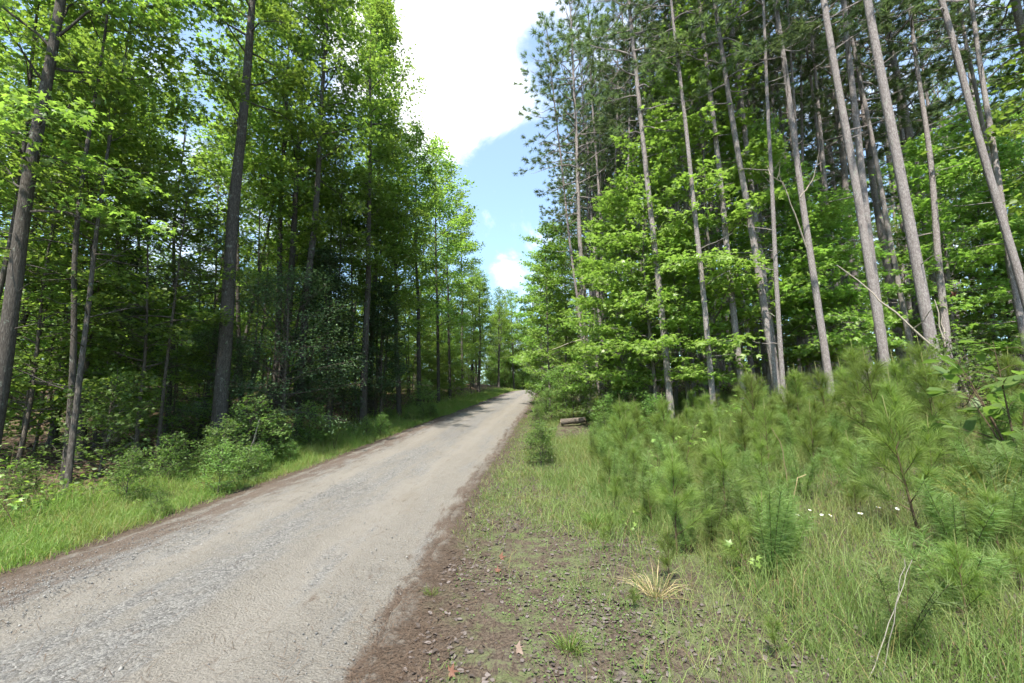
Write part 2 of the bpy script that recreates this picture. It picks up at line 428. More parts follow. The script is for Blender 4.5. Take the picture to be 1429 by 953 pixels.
def weed(seed, H):
    rg = np.random.default_rng(seed); st = MB(); P, D = [], []
    for s in range(rg.integers(3, 6)):
        a = rg.uniform(0, 6.28); l = rg.uniform(.05, .3); h = H * rg.uniform(.65, 1.05)
        t = np.linspace(0, 1, 6)[:, None]
        line = np.concatenate([np.cos(a) * l * t ** 1.4 + .03 * np.cos(a), np.sin(a) * l * t ** 1.4 + .03 * np.sin(a), h * t], 1)
        tube(st, line, np.linspace(.004, .0015, 6), 4)
        n = int(340 * H / .7); f = rg.uniform(.12, 1, n)
        P.append(np.stack([np.interp(f, t[:, 0], line[:, k]) for k in range(3)], 1)); D.append(np.repeat(unit(line[-1] - line[0])[None], n, 0))
    P = np.concatenate(P); D = np.concatenate(D); n = len(P)
    side = unit(np.cross(D, unit(rg.normal(size=(n, 3)))))
    dv = unit(D * rg.uniform(.4, 1.0, (n, 1)) + side)
    V, Fq, Ft = strips(P, dv, rg.uniform(.05, .13, n), np.full(n, .0032), rg.uniform(0, .03, n), rg=rg)
    return [('stem', st.build('stem', M['twig'], True), []), ('foliage', mesh_from('foliage', V, [Fq, Ft], M['weed']), [])]

def seedling(seed, H, nst, nleaf, ls, tpl, mat, lean=.3):
    rg = np.random.default_rng(seed); st = MB(); P, D = [], []
    for s in range(nst):
        a = rg.uniform(0, 6.28); h = H * rg.uniform(.55, 1.05); l = lean * H * rg.uniform(.2, 1.1)
        t = np.linspace(0, 1, 6)[:, None]
        line = np.concatenate([np.cos(a) * l * t ** 1.3, np.sin(a) * l * t ** 1.3, h * t], 1)
        tube(st, line, np.linspace(.004 + .006 * H, .002, 6), 5)
        for k in range(nleaf):
            f = rg.uniform(.25, 1.0); b = np.array([np.interp(f, t[:, 0], line[:, c]) for c in range(3)]); aa = k * 2.4 + rg.normal() * .4
            L = rg.uniform(.4, 1.0) * (.13 + .25 * H) * (1.15 - f * .7)
            d = np.array([math.cos(aa), math.sin(aa), .35])
            e = b + d * L; tube(st, [b, (b + e) / 2 + [0, 0, .02], e], [.003, .002, .0012], 3, cap=False)
            for q in range(max(1, int(L / ls * 1.1))):
                g = rg.uniform(.35, 1.05) if q else 1.0
                P.append(b + d * L * g + rg.normal(size=3) * .02); D.append(d + rg.normal(size=3) * .55 + [0, 0, -.3])
    P = np.array(P); D = np.array(D); n = len(P)
    V, F = leaves(P, D, rg.normal(size=(n, 3)) * .35 + [0, 0, 1], ls * rg.uniform(.6, 1.25, n), tpl)
    return [('stem', st.build('stem', M['twig'], True), []), ('foliage', mesh_from('foliage', V, [F], mat), [])]

# ------------------------------------------------------------------ ground
def grid_axis(pts):
    out = []
    for a, b, s in pts: out.append(np.arange(a, b, s))
    return np.unique(np.round(np.concatenate(out + [[pts[-1][1]]]), 3))
gx = grid_axis([(-320, -60, 12), (-60, -14, 1.0), (-14, -6, .22), (-6, 3.2, .07), (3.2, 12, .16), (12, 60, 1.0), (60, 320, 12)])
gy = grid_axis([(-60, -4, 2), (-4, 1.5, .35), (1.5, 9, .07), (9, 20, .16), (20, 70, .5), (70, 130, 2), (130, 400, 12)])
X, Y = np.meshgrid(gx, gy)
Z = height(X, Y)
DR, DL = d_right(X, Y), d_left(X, Y)
inside = np.minimum(-DR, -DL)                                     # >0 on the road
Z = Z - .05 * sm((inside + .05) / .25) + wob2(X, Y) * .010 * sm(1 - inside / .4)
nx, ny = len(gx), len(gy)
i = np.arange(ny - 1)[:, None] * nx + np.arange(nx - 1)[None]
F = np.stack([i, i + 1, i + nx + 1, i + nx], -1).reshape(-1, 4)

gm, nt, o = new_mat('earth_and_litter')
tc = N(nt, 'ShaderNodeTexCoord').outputs['Object']
at_r = N(nt, 'ShaderNodeAttribute', attribute_name='right_of_road').outputs['Fac']
at_l = N(nt, 'ShaderNodeAttribute', attribute_name='left_of_road').outputs['Fac']
n_big, n_mid, n_fine = noise(nt, tc, .7, 5), noise(nt, tc, 4.5, 6, .65), noise(nt, tc, 38, 5, .7)
straw = mixc(nt, maprange(nt, n_fine, .35, .68), (.040, .030, .023), (.108, .082, .063))
soil = mixc(nt, maprange(nt, n_fine, .35, .65), (.065, .053, .043), (.155, .132, .113))
moss = mixc(nt, n_fine, (.045, .060, .018), (.10, .125, .040))
floor_ = mixc(nt, maprange(nt, n_fine, .3, .7), (.045, .030, .020), (.125, .085, .058))
sand = mixc(nt, n_fine, (.105, .092, .078), (.165, .148, .128))
near = mixc(nt, maprange(nt, n_mid, .46, .62), straw, soil)
green = mixc(nt, maprange(nt, math_(nt, 'ADD', math_(nt, 'ADD', n_mid, math_(nt, 'MULTIPLY', n_big, .5)), math_(nt, 'MULTIPLY', n_fine, .55)), .98, 1.14, 0, .7), near, moss)
d = math_(nt, 'ADD', at_r, math_(nt, 'MULTIPLY', math_(nt, 'SUBTRACT', n_big, .5), 1.6))
c = mixc(nt, maprange(nt, d, .05, .75), straw, green)
c = mixc(nt, maprange(nt, math_(nt, 'ADD', at_r, math_(nt, 'MULTIPLY', math_(nt, 'SUBTRACT', n_mid, .5), .7)), -.02, .14), sand, c)
c = mixc(nt, maprange(nt, d, 6, 9), c, floor_)
cl = mixc(nt, maprange(nt, math_(nt, 'ADD', at_l, math_(nt, 'MULTIPLY', math_(nt, 'SUBTRACT', n_mid, .5), .6)), .0, .2), sand, straw)
cl = mixc(nt, maprange(nt, at_l, .6, 1.2), cl, moss)
cl = mixc(nt, maprange(nt, math_(nt, 'ADD', at_l, math_(nt, 'MULTIPLY', n_mid, 1.5)), 2.6, 4.2), cl, floor_)
c = mixc(nt, maprange(nt, math_(nt, 'SUBTRACT', at_l, at_r), -.1, .1), c, cl)
p = N(nt, 'ShaderNodeBsdfPrincipled'); p.inputs['Roughness'].default_value = .95; p.inputs['Specular IOR Level'].default_value = .1
nt.links.new(c, p.inputs['Base Color'])
b = N(nt, 'ShaderNodeBump'); b.inputs['Strength'].default_value = .8; b.inputs['Distance'].default_value = .02
nt.links.new(math_(nt, 'ADD', n_fine, math_(nt, 'MULTIPLY', n_mid, .8)), b.inputs['Height']); nt.links.new(b.outputs[0], p.inputs['Normal'])
nt.links.new(p.outputs[0], o.inputs[0])
ground = link('ground', mesh_from('ground', np.stack([X, Y, Z], -1).reshape(-1, 3), [F], gm, True, attrs={'right_of_road': DR.ravel(), 'left_of_road': DL.ravel()}))
tag(ground, 'brown leaf-littered earth of the verge, bank and forest floor', None, None, 'structure')

# road
ra = np.linspace(-2.15, 2.15, 80); rl = grid_axis([(-20, 1.5, .4), (1.5, 10, .06), (10, 24, .12), (24, 130, .4)])
A, L = np.meshgrid(ra, rl)
RX = cx_of(L) + A
RZ = height(RX, L) + .012 + .028 * (1 - (A / 1.9) ** 2) - .030 * np.exp(-((np.abs(A + .05) - .82) / .30) ** 2) + .012 * np.sin(L * 1.7 + 2 * np.sin(L * .6)) * np.sin(A * 2.2 + L * .3) + wob2(RX * .8, L * .5) * .006 + wob2(RX * 2.3, L * 2.1) * .003
RZ = RZ - .10 * sm((np.abs(A) - 1.76 - .13 * wob2(L * .13, A * .02 + 3) - .07 * wob2(L * .6, A * .1)) / .32)
nx, ny = len(ra), len(rl)
i = np.arange(ny - 1)[:, None] * nx + np.arange(nx - 1)[None]
F = np.stack([i, i + 1, i + nx + 1, i + nx], -1).reshape(-1, 4)
rm, nt, o = new_mat('gravel_road')
uv = N(nt, 'ShaderNodeTexCoord').outputs['UV']
sx = N(nt, 'ShaderNodeSeparateXYZ'); nt.links.new(uv, sx.inputs[0]); ac = sx.outputs[0]
uvs = mapping(nt, uv, (1.6, .22, 1))
n_st, n_m, n_f = noise(nt, uvs, 1.5, 6, .6), noise(nt, uv, 5, 6, .65), noise(nt, uv, 70, 5, .75)
n_g = noise(nt, uv, 24, 4, .7)
vo = N(nt, 'ShaderNodeTexVoronoi'); nt.links.new(uv, vo.inputs['Vector']); vo.inputs['Scale'].default_value = 55
sand = mixc(nt, maprange(nt, n_f, .3, .7), (.100, .089, .076), (.195, .176, .152))
sand = mixc(nt, maprange(nt, n_g, .4, .7, 0, .45), sand, (.205, .188, .165))
sand = mixc(nt, maprange(nt, n_m, .5, .75, 0, .5), sand, (.185, .166, .136))
trk = maprange(nt, math_(nt, 'ABSOLUTE', math_(nt, 'SUBTRACT', math_(nt, 'ABSOLUTE', math_(nt, 'ADD', ac, .05)), .82)), .1, .5, .55, 0)
sand = mixc(nt, math_(nt, 'MULTIPLY', trk, maprange(nt, n_st, .3, .6)), sand, mixc(nt, n_f, (.170, .152, .130), (.228, .206, .178)))
dirt = noise(nt, mapping(nt, uv, (1.1, .35, 1)), 1.3, 7, .68, .5)
sand = mixc(nt, maprange(nt, dirt, .52, .70, 0, .55), sand, mixc(nt, n_f, (.105, .088, .070), (.175, .150, .122)))
peb = ramp(nt, vo.outputs['Color'], [(.15, (.064, .062, .062)), (.5, (.130, .125, .121)), (.9, (.22, .212, .198))])
gs = math_(nt, 'ADD', math_(nt, 'MULTIPLY', n_st, 1.0), math_(nt, 'MULTIPLY', n_m, .35))
mid = maprange(nt, math_(nt, 'ABSOLUTE', math_(nt, 'ADD', ac, .05)), .25, .75, .16, 0)
edge = maprange(nt, math_(nt, 'MULTIPLY', ac, -1), .95, 1.4, 0, .14)
gs = math_(nt, 'ADD', gs, math_(nt, 'ADD', mid, edge))
c = mixc(nt, maprange(nt, gs, .67, .90, 0, .75), sand, peb)
nd = noise(nt, mapping(nt, uv, (3, .8, 1)), 2.2, 6, .7)
need = mixc(nt, maprange(nt, n_f, .35, .65), (.050, .034, .025), (.125, .090, .068))
el = maprange(nt, math_(nt, 'ADD', math_(nt, 'MULTIPLY', ac, -1), math_(nt, 'MULTIPLY', math_(nt, 'SUBTRACT', nd, .5), 2.0)), 1.15, 1.65, 0, .8)
er = maprange(nt, math_(nt, 'ADD', ac, math_(nt, 'MULTIPLY', math_(nt, 'SUBTRACT', nd, .5), 1.2)), 1.66, 1.9, 0, .85)
c = mixc(nt, math_(nt, 'MAXIMUM', el, er), c, need)
c = mixc(nt, maprange(nt, math_(nt, 'ADD', nd, math_(nt, 'MULTIPLY', n_m, .4)), .80, .93, 0, .65), c, need)
p = N(nt, 'ShaderNodeBsdfPrincipled'); p.inputs['Roughness'].default_value = .92; p.inputs['Specular IOR Level'].default_value = .15
nt.links.new(c, p.inputs['Base Color'])
b = N(nt, 'ShaderNodeBump'); b.inputs['Strength'].default_value = .9; b.inputs['Distance'].default_value = .016
nt.links.new(math_(nt, 'ADD', math_(nt, 'ADD', n_f, n_g), math_(nt, 'MULTIPLY', vo.outputs['Distance'], -.6)), b.inputs['Height']); nt.links.new(b.outputs[0], p.inputs['Normal'])
nt.links.new(p.outputs[0], o.inputs[0])
road = link('road', mesh_from('road', np.stack([RX, L, RZ], -1).reshape(-1, 3), [F], rm, True, uv=np.stack([A.ravel(), L.ravel()], 1)))
tag(road, 'pale unpaved gravel road climbing gently between the woods', None, None, 'structure')
def road_z(x, y): return height(x, y) + .012 + .028 * (1 - ((x - cx_of(y)) / 1.9) ** 2) - .030 * np.exp(-((np.abs(x - cx_of(y) + .05) - .82) / .30) ** 2) - .002

# ------------------------------------------------------------------ loose stuff on the ground
def stones(n, name, label):
    u = rng.uniform(0, 1, n); y = 2.2 + 16 * u ** 1.7
    which = rng.uniform(0, 1, n)
    a = np.where(which < .45, rng.normal(-.05, .38, n), np.where(which < .75, rng.normal(-1.35, .3, n), rng.uniform(-1.8, 1.8, n)))
    a = np.clip(a, -1.85, 1.85)
    x = cx_of(y) + a; s = np.minimum(rng.lognormal(-5.55, .45, n), .02)
    base = np.array([(1, 0, 0), (-.9, .2, .1), (.1, 1, 0), (0, -.9, .2), (.1, .1, .75), (0, 0, -.7)])
    V = base[None] * (1 + rng.normal(size=(n, 6, 1)) * .2)
    th = rng.uniform(0, 6.28, n); c, sn = np.cos(th)[:, None], np.sin(th)[:, None]
    V = np.stack([V[..., 0] * c - V[..., 1] * sn, V[..., 0] * sn + V[..., 1] * c, V[..., 2]], -1) * s[:, None, None]
    V += np.stack([x, y, road_z(x, y) + s * .05], -1)[:, None]
    f = np.array([(0, 2, 4), (2, 1, 4), (1, 3, 4), (3, 0, 4), (2, 0, 5), (1, 2, 5), (3, 1, 5), (0, 3, 5)])
    F = (np.arange(n)[:, None, None] * 6 + f).reshape(-1, 3)
    tag(link(name, mesh_from(name, V.reshape(-1, 3), [F], M['stone'])), label, None, None, 'stuff')
stones(42000, 'gravel', 'grey and white gravel scattered over the road surface')

def flat_bits(name, label, n, mat, sampler, size, tpl=KITE, tilt=.35, lift=.006):
    x, y = sampler(n); n = len(x)
    pos = np.stack([x, y, height(x, y) + lift + wob2(x, y) * .008], 1)
    th = rng.uniform(0, 6.28, n)
    dirv = np.stack([np.cos(th), np.sin(th), rng.normal(size=n) * tilt * .6], 1)
    nrm = rng.normal(size=(n, 3)) * tilt + [0, 0, 1]
    V, F = leaves(pos, dirv, nrm, size * rng.uniform(.45, 1.3, n) * (1 if np.isscalar(size) else 1), tpl)
    tag(link(name, mesh_from(name, V, [F], mat)), label, None, None, 'stuff')
def shoulder(n):
    y = 2.3 + 14 * rng.uniform(0, 1, n) ** 1.6; d = np.abs(rng.normal(1.3, 1.1, n)) + .2
    x = cx_of(y) + HALF + d
    k = (wob(x * 2.3, y * 2.1) + rng.normal(size=n) * .25) > -.05
    return x[k], y[k]
def shoulder_straw(n):
    y = 2.3 + 22 * rng.uniform(0, 1, n) ** 1.6
    left = rng.uniform(0, 1, n) < .35
    d = np.where(left, -HALF - rng.normal(.25, .3, n), HALF + np.abs(rng.normal(.10, .38, n)) - .08)
    d = np.where(rng.uniform(0, 1, n) < .13, rng.uniform(-HALF, HALF, n), d)
    return cx_of(y) + d, y
def floor_spots(n):
    y = rng.uniform(4, 26, n); left = rng.uniform(0, 1, n) < .5
    x = np.where(left, cx_of(y) - HALF - rng.uniform(2.5, 11, n), cx_of(y) + HALF + np.interp(y, [4, 10, 14, 20], [8, 6, 3.5, 2.5]) + rng.uniform(0, 9, n))
    return x, y
CURL = (OVAL[0] * [1, 1.25, 1] + np.array([[0, 0, .04], [0, .06, .08], [0, -.08, .03], [0, 0, .12], [0, .07, .10], [0, -.05, .02], [0, 0, -.03]]), OVAL[1])
flat_bits('leaf_litter', 'grey curled dead leaves scattered over the right shoulder', 10000, M['litter'], shoulder, .042, CURL, .33)
flat_bits('forest_leaf_litter', 'brown dead leaves covering the forest floor', 16000, M['needlelitter'], floor_spots, .11, OVAL, .4)
x, y = shoulder_straw(26000); n = len(x)
zz = np.where(np.abs(x - cx_of(y)) < 1.78, road_z(x, y), height(x, y)) + .008 + wob2(x, y) * .008
th = rng.uniform(0, 6.28, n)
V, Fq, Ft = strips(np.stack([x, y, zz], 1), np.stack([np.cos(th), np.sin(th), rng.normal(size=n) * .10 + .03], 1), rng.uniform(.06, .17, n), np.full(n, .0028), np.zeros(n), side=np.stack([-np.sin(th), np.cos(th), np.zeros(n)], 1))
tag(link('pine_straw', mesh_from('pine_straw', V, [Fq, Ft], M['needlelitter'])), 'reddish brown fallen pine straw along both road edges', None, None, 'stuff')
def cover_spots(n):
    y = 2.3 + 13 * rng.uniform(0, 1, n) ** 1.5; d = rng.uniform(.35, 6, n); x = cx_of(y) + HALF + d
    k = (wob(x * 1.9 + 4, y * 1.7) + rng.normal(size=n) * .18 + np.clip(d - 2, 0, 2) * .15) > -.02
    return x[k], y[k]
flat_bits('ground_cover', 'tiny green leaves creeping in patches over the shoulder', 52000, M['leaf_shrub'], cover_spots, .020, KITE, .6, .015)

def undergrowth(n):
    y = 4 + 40 * rng.uniform(0, 1, n) ** 1.3; left = rng.uniform(0, 1, n) < .75
    x = np.where(left, cx_of(y) - HALF - (2.0 + 20 * rng.uniform(0, 1, n) ** 1.4), cx_of(y) + HALF + np.interp(y, [4, 10, 14, 20], [8, 6, 3.5, 2.5]) + rng.uniform(0, 8, n))
    k = wob(x * .8, y * .7) + rng.normal(size=n) * .3 > -.2
    x, y = x[k], y[k]; n = len(x)
    z = height(x, y) + .5 * rng.uniform(0, 1, n) ** 1.5 * (.6 + .6 * np.abs(wob(x * 1.3, y * 1.1)))
    V, F = leaves(np.stack([x, y, z], 1), rng.normal(size=(n, 3)) * [1, 1, .3], rng.normal(size=(n, 3)) * .4 + [0, 0, 1], rng.uniform(.04, .11, n), OVAL)
    tag(link('undergrowth', mesh_from('undergrowth', V, [F], M['leaf_under'])), 'low green undergrowth covering the forest floor', None, None, 'stuff')
undergrowth(70000)

# grass
def blades(name, label, parts, mat):
    Vs, Qs, Ts, n0 = [], [], [], 0
    for x, y, h, w in parts:
        n = len(x); a = rng.uniform(0, 6.28, n); ln = np.abs(rng.normal(0, .35, n))
        dirv = np.stack([np.cos(a) * ln, np.sin(a) * ln, np.ones(n)], 1)
        V, q, t = strips(np.stack([x, y, height(x, y) - .01], 1), dirv, h, w, h * rng.uniform(.05, .6, n))
        Vs.append(V); Qs.append(q + n0); Ts.append(t + n0); n0 += len(V)
    tag(link(name, mesh_from(name, np.concatenate(Vs), [np.concatenate(Qs), np.concatenate(Ts)], mat)), label, None, None, 'stuff')
def left_verge(n, y0, y1, hmul, w, pw=1.5):
    y = y0 + (y1 - y0) * rng.uniform(0, 1, n) ** pw
    d = .18 + .3 * wob(y * .9, y * .3) + .15 * np.abs(rng.normal(size=n)) + rng.gamma(2.0, .55, n); k = d < 4.2; y, d = y[k], d[k]
    x = cx_of(y) - HALF - d
    h = hmul * rng.uniform(.35, 1.15, len(x)) * np.interp(d, [.1, .6, 2.2, 3.5], [.35, .9, 1.15, .8]) * (1 + .75 * wob(x * 1.2, y * 1.4)) * (1 + .3 * wob(x * 3.3, y * 2.9))
    return x, y, h, np.full(len(x), w)
blades('verge_grass', 'bright green grass strip along the left road edge',
       [left_verge(34000, 3.5, 14, .30, .006), left_verge(26000, 13, 34, .34, .013, 1.1), left_verge(12000, 32, 66, .38, .03, 1.0)], M['grass'])
def right_bank(n, y0, y1, d0, d1, hm, w, pw=1.4, clump=.0):
    y = y0 + (y1 - y0) * rng.uniform(0, 1, n) ** pw
    d = d0 + (d1 - d0) * rng.uniform(0, 1, n) ** .85
    x = cx_of(y) + HALF + d
    k = (wob(x * 1.6, y * 1.5 + 2) + .5 * wob(x * 4.1, y * 3.7) + rng.normal(size=n) * .2 + sm((d - .6) / 2.2) * .75) > .28 + clump
    k &= ~((y > 14.2) & (y < 18.6) & (x > 1.35 + .14 * (y - 14.2)) & (x < 3.3))
    k &= ~((y < 5.2) & (d < 2.7) & (rng.uniform(0, 1, n) < .72))
    if clump < -.5: k &= y > 5.6 + 2.6 * wob(x * .9, y * .5) + rng.normal(size=n) * .9
    x, y, d = x[k], y[k], d[k]
    return x, y, hm * rng.uniform(.3, 1.2, len(x)) * np.interp(d, [0, .8, 2.5, 6], [.3, .45, .95, 1.1]), np.full(len(x), w)
blades('bank_grass', 'wispy yellow-green grass covering the right bank',
       [right_bank(62000, 2.2, 9, .3, 9, .40, .0040), right_bank(26000, 2.2, 8.5, .3, 3.6, .15, .0036, 1.3, -.35), right_bank(46000, 7, 19, .25, 8, .50, .007, 1.1), right_bank(26000, 3.6, 20, .12, 3.2, .34, .007, 1.2, -.75), right_bank(16000, 18, 66, .15, 3.4, .5, .022, 1.1)], M['bankgrass'])

# ------------------------------------------------------------------ tree prototypes
GUM = [broadleaf(100 + k, H, r, cb, nb, bl, ln, .145, STAR, M['leaf_gum'], M['bark_gum'], .5, (5, 60), .10, 8, .06, 10, .16, .22)
       for k, (H, r, cb, nb, bl, ln) in enumerate([(19, .21, .26, 40, 2.8, 8800), (21, .22, .42, 38, 2.6, 8200), (20, .19, .42, 38, 2.2, 7600)])]
FGUM = [broadleaf(140 + k, H, r, cb, nb, bl, ln, .205, KITE, M['leaf_gum'], M['bark_gum'], .5, (5, 60), .14, 7, .10, 6, .22, .2)
        for k, (H, r, cb, nb, bl, ln) in enumerate([(20, .19, .26, 36, 3.0, 7200), (18, .18, .24, 36, 2.8, 7200), (22, .20, .34, 36, 2.7, 7000)])]
POPLAR = broadleaf(160, 24, .2, .2, 62, 1.7, 15000, .17, KITE, M['leaf_gum'], M['bark_gum'], 1.0, (40, 70), .12, 7, .12, 4, .16, .05)
MAPLE = [broadleaf(200 + k, H, r, cb, nb, bl, ln, .152, STAR, M['leaf_maple'], M['bark_maple'], 1.0, (8, 48), .05, 9, .10, 4, .15, .10)
         for k, (H, r, cb, nb, bl, ln) in enumerate([(10.5, .075, .16, 44, 2.3, 9600), (8.5, .065, .12, 38, 2.15, 8000), (6.5, .05, .14, 32, 2.05, 6000)])]
UNDER = [broadleaf(300 + k, H, r, cb, nb, bl, ln, .11, KITE, M['leaf_under'], M['bark_thin'], .8, (5, 40), .06, 8, .14, 8, .15, .15)
         for k, (H, r, cb, nb, bl, ln) in enumerate([(7.5, .06, .22, 34, 2.1, 7500), (5.5, .045, .15, 30, 1.8, 6500), (9.5, .07, .30, 36, 2.2, 8000), (4.0, .035, .1, 26, 1.5, 5500)])]
SUN_TINTED = [broadleaf(350 + k, H, .05, .12, 32, 2.0, 6500, .13, KITE, M['leaf_shrub'], M['bark_thin'], .8, (8, 45), .07, 8, .12, 4, .15, .12) for k, H in enumerate([6.5, 5.0])]  # understory trees whose lighter shrub-leaf colour paints in sunlight behind the trunks
HOLLY = broadleaf(400, 5.2, .07, .10, 56, 2.2, 17000, .065, KITE, M['leaf_holly'], M['bark_thin'], .8, (5, 40), .12, 9, .16, 6, .16, .05)
CEDAR = broadleaf(410, 6.0, .06, .18, 70, 1.3, 16000, .085, KITE, M['leaf_cedar'], M['bark_thin'], 1.0, (10, 50), .10, 7, .06, 8, .10, .05)
BUSH = [broadleaf(420 + k, H, .025, .05, 26, bl, ln, ls, t, M['leaf_shrub'], M['bark_thin'], 1.0, (20, 60), .06, 6, .06, 0, .09, .05)
        for k, (H, bl, ln, ls, t) in enumerate([(1.7, .9, 1900, .085, STAR), (1.2, .8, 1500, .08, STAR), (2.4, 1.1, 2600, .09, STAR)])]
PINE = [pine(500 + k, H, .16, cb, nb, bl, 10, 46, .21, .017) for k, (H, cb, nb, bl) in enumerate([(24, .40, 66, 3.0), (22, .42, 60, 2.8), (25, .46, 62, 2.8)])]
EDGEPINE = pine(520, 22, .17, .42, 66, 3.3, 11, 46, .20, .015, 10)
FARPINE = [pine(530 + k, H, .16, cb, 44, bl, 9, 26, .30, .045, 8) for k, (H, cb, bl) in enumerate([(22, .40, 2.7), (24, .46, 2.6)])]
SLIM = [broadleaf(560 + k, H, r, cb, 22, 1.5, 2000, .14, STAR, M['leaf_gum'], M['bark_gum'], .5, (15, 60), .08, 7, .08, 10, .15, .15) for k, (H, r, cb) in enumerate([(13, .07, .5), (11, .055, .45), (15, .085, .55)])]
SLIMPINE = [pine(570 + k, H, .10, cb, 34, 1.9, 8, 40, .2, .016, 22) for k, (H, cb) in enumerate([(20, .62), (22, .58)])]
SPINE = pine(540, 8.5, .06, .40, 30, 1.7, 9, 40, .18, .010, 10, M['bark_thin'])
SAPL = [sapling(600 + k, H, nb, 1.0, nl) for k, (H, nb, nl) in enumerate([(.75, 7, .17), (1.0, 9, .18), (1.3, 12, .19), (1.6, 15, .19), (.55, 4, .15), (.9, 6, .20)])]
WEED = [weed(650 + k, h) for k, h in enumerate([.5, .7, .9])]
SEED = [seedling(700 + k, h, ns, nl, ls, STAR, M['leaf_maple']) for k, (h, ns, nl, ls) in enumerate([(.6, 1, 9, .085), (.9, 2, 10, .09), (.4, 1, 7, .075)])]
BROAD = seedling(720, 1.25, 6, 12, .19, OVAL, M['leaf_shrub'], .35)

# ------------------------------------------------------------------ standing trees seen one by one
rng = np.random.default_rng(23)
TREES = []                                                     # (x, y, clearance)
def fit(u1, v1, u2, v2, zc):
    """base on the ground and axis of a trunk that passes two picture points at one distance"""
    a = at_depth(u1, v1, zc); r = ray(u2, v2); b = np.array([0, 0, CAM_Z]) + r * (a[1] / r[1])
    ax = unit(b - a); ax = ax if ax[2] > 0 else -ax
    p = a - ax * (a[2] - float(height(a[0], a[1]))) / ax[2]
    p[2] = float(height(p[0], p[1])) - .08
    return p, ax
def hero(proto, name, cat, label, u1, v1, u2, v2, zc, dia=None, r0=None, H=1.0, group=None, spin=None):
    p, ax = fit(u1, v1, u2, v2, zc); TREES.append((p[0], p[1], .7))
    return place(proto, name, label, cat, p, group, ax, spin, H, ((.68 if name == 'pine_tree' else .78) * dia / 2 / (r0 * H)) if dia else 1.0)

WL = 'hardwoods along the left side of the road'
hero(GUM[0], 'hardwood_tree', 'tree', 'thick dark-barked hardwood at the left edge, nearest trunk beside the road', 20, 428, 80, 80, 7.4, .31, .21, .95, WL)
hero(GUM[1], 'hardwood_tree', 'tree', 'stout grey-barked hardwood rising out of the dense dark holly', 318, 430, 340, 130, 11.3, .46, .22, 1.0, WL)
hero(GUM[2], 'hardwood_tree', 'tree', 'left and darker of two close straight hardwood trunks behind the holly', 390, 413, 400, 176, 15.5, .30, .19, 1.0, WL)
hero(GUM[0], 'hardwood_tree', 'tree', 'right and paler of two close straight hardwood trunks behind the holly', 400, 418, 417, 151, 15.2, .34, .21, 1.05, WL)
hero(GUM[2], 'hardwood_tree', 'tree', 'dark hardwood with a bent side limb, just right of the close pair', 428, 413, 443, 191, 14.2, .36, .19, 1.0, WL)
hero(GUM[1], 'hardwood_tree', 'tree', 'grey hardwood standing at the verge halfway up the left roadside', 507, 580, 511, 376, 17.5, .40, .22, .98, WL)
hero(POPLAR, 'poplar_tree', 'tree', 'tall narrow poplar whose spire rises against the white cloud', 520, 420, 530, 60, 21, .34, .2, 1.05, WL)
hero(UNDER[2], 'hardwood_tree', 'tree', 'thin dark trunk behind the tall green seedling, right of the thickest trunk', 109, 672, 118, 440, 9.6, .20, .07, 1.0, WL)
hero(UNDER[0], 'hardwood_tree', 'tree', 'slender leaning young tree just right of the thickest left trunk', 16, 691, 66, 445, 8.6, .11, .06, 1.0, WL)
hero(UNDER[0], 'hardwood_tree', 'tree', 'very thin upright young tree between the dark trunk and the little pine', 189, 669, 197, 430, 9.8, .11, .06, 1.05, WL)
hero(SPINE, 'pine_tree', 'tree', 'small leaning pine with a dark needle tuft on a bare stem, in the left woods', 217, 659, 249, 369, 10.2, .13, .06, .78, WL)
hero(SPINE, 'pine_tree', 'tree', 'pale green young pine above the dark holly in the left woods', 302, 400, 306, 200, 17, .16, .06, 1.25, WL)
hero(HOLLY, 'holly_tree', 'tree', 'dense dark grey-green holly bulging between the left trunks', 395, 600, 400, 450, 12.4, None, None, 1.0, WL)
hero(HOLLY, 'holly_tree', 'tree', 'smaller dark holly in front of the stout grey trunk', 300, 600, 306, 450, 11.6, None, None, .62, WL)
hero(CEDAR, 'cedar_tree', 'tree', 'dark cedar with drooping twigs right of the dense holly', 459, 618, 459, 439, 14.0, None, None, 1.0, WL)
hero(CEDAR, 'cedar_tree', 'tree', 'dark cedar behind the verge, right of the grey roadside hardwood', 532, 577, 533, 430, 18.5, None, None, .95, WL)
hero(CEDAR, 'cedar_tree', 'tree', 'shaggy dark cedar deep behind the thin upright young tree', 165, 620, 170, 400, 14, None, None, 1.0, WL)
for u1, v1, u2, v2, zc, dia, pr, s, lab in [
        (497, 565, 492, 398, 19, .16, UNDER[2], 1.2, 'thin trunk close on the left of the grey roadside hardwood'),
        (524, 577, 530, 448, 20, .15, UNDER[2], 1.2, 'thin slanting trunk close on the right of the grey roadside hardwood'),
        (557, 577, 551, 401, 21, .30, FGUM[0], .78, 'first full-crowned hardwood past the dark cedars on the left roadside'),
        (585, 570, 583, 400, 25, .34, FGUM[2], .82, 'leafy hardwood whose rounded top stands highest beside the open sky'),
        (612, 560, 611, 420, 30, .34, FGUM[1], 1.12, 'leafy hardwood one step down the crown line toward the distance'),
        (628, 555, 627, 430, 36, .32, FGUM[0], 1.06, 'darker hardwood below the middle of the left crown line'),
        (645, 550, 644, 440, 44, .34, FGUM[2], 1.0, 'hardwood low on the left crown line near the far bend'),
        (660, 548, 659, 450, 54, .34, FGUM[1], .88, 'last broad hardwood crown before the far bend, left side')]:
    hero(pr, 'hardwood_tree', 'tree', lab, u1, v1, u2, v2, zc, dia, {id(UNDER[2]): .07}.get(id(pr), .19), s, WL)

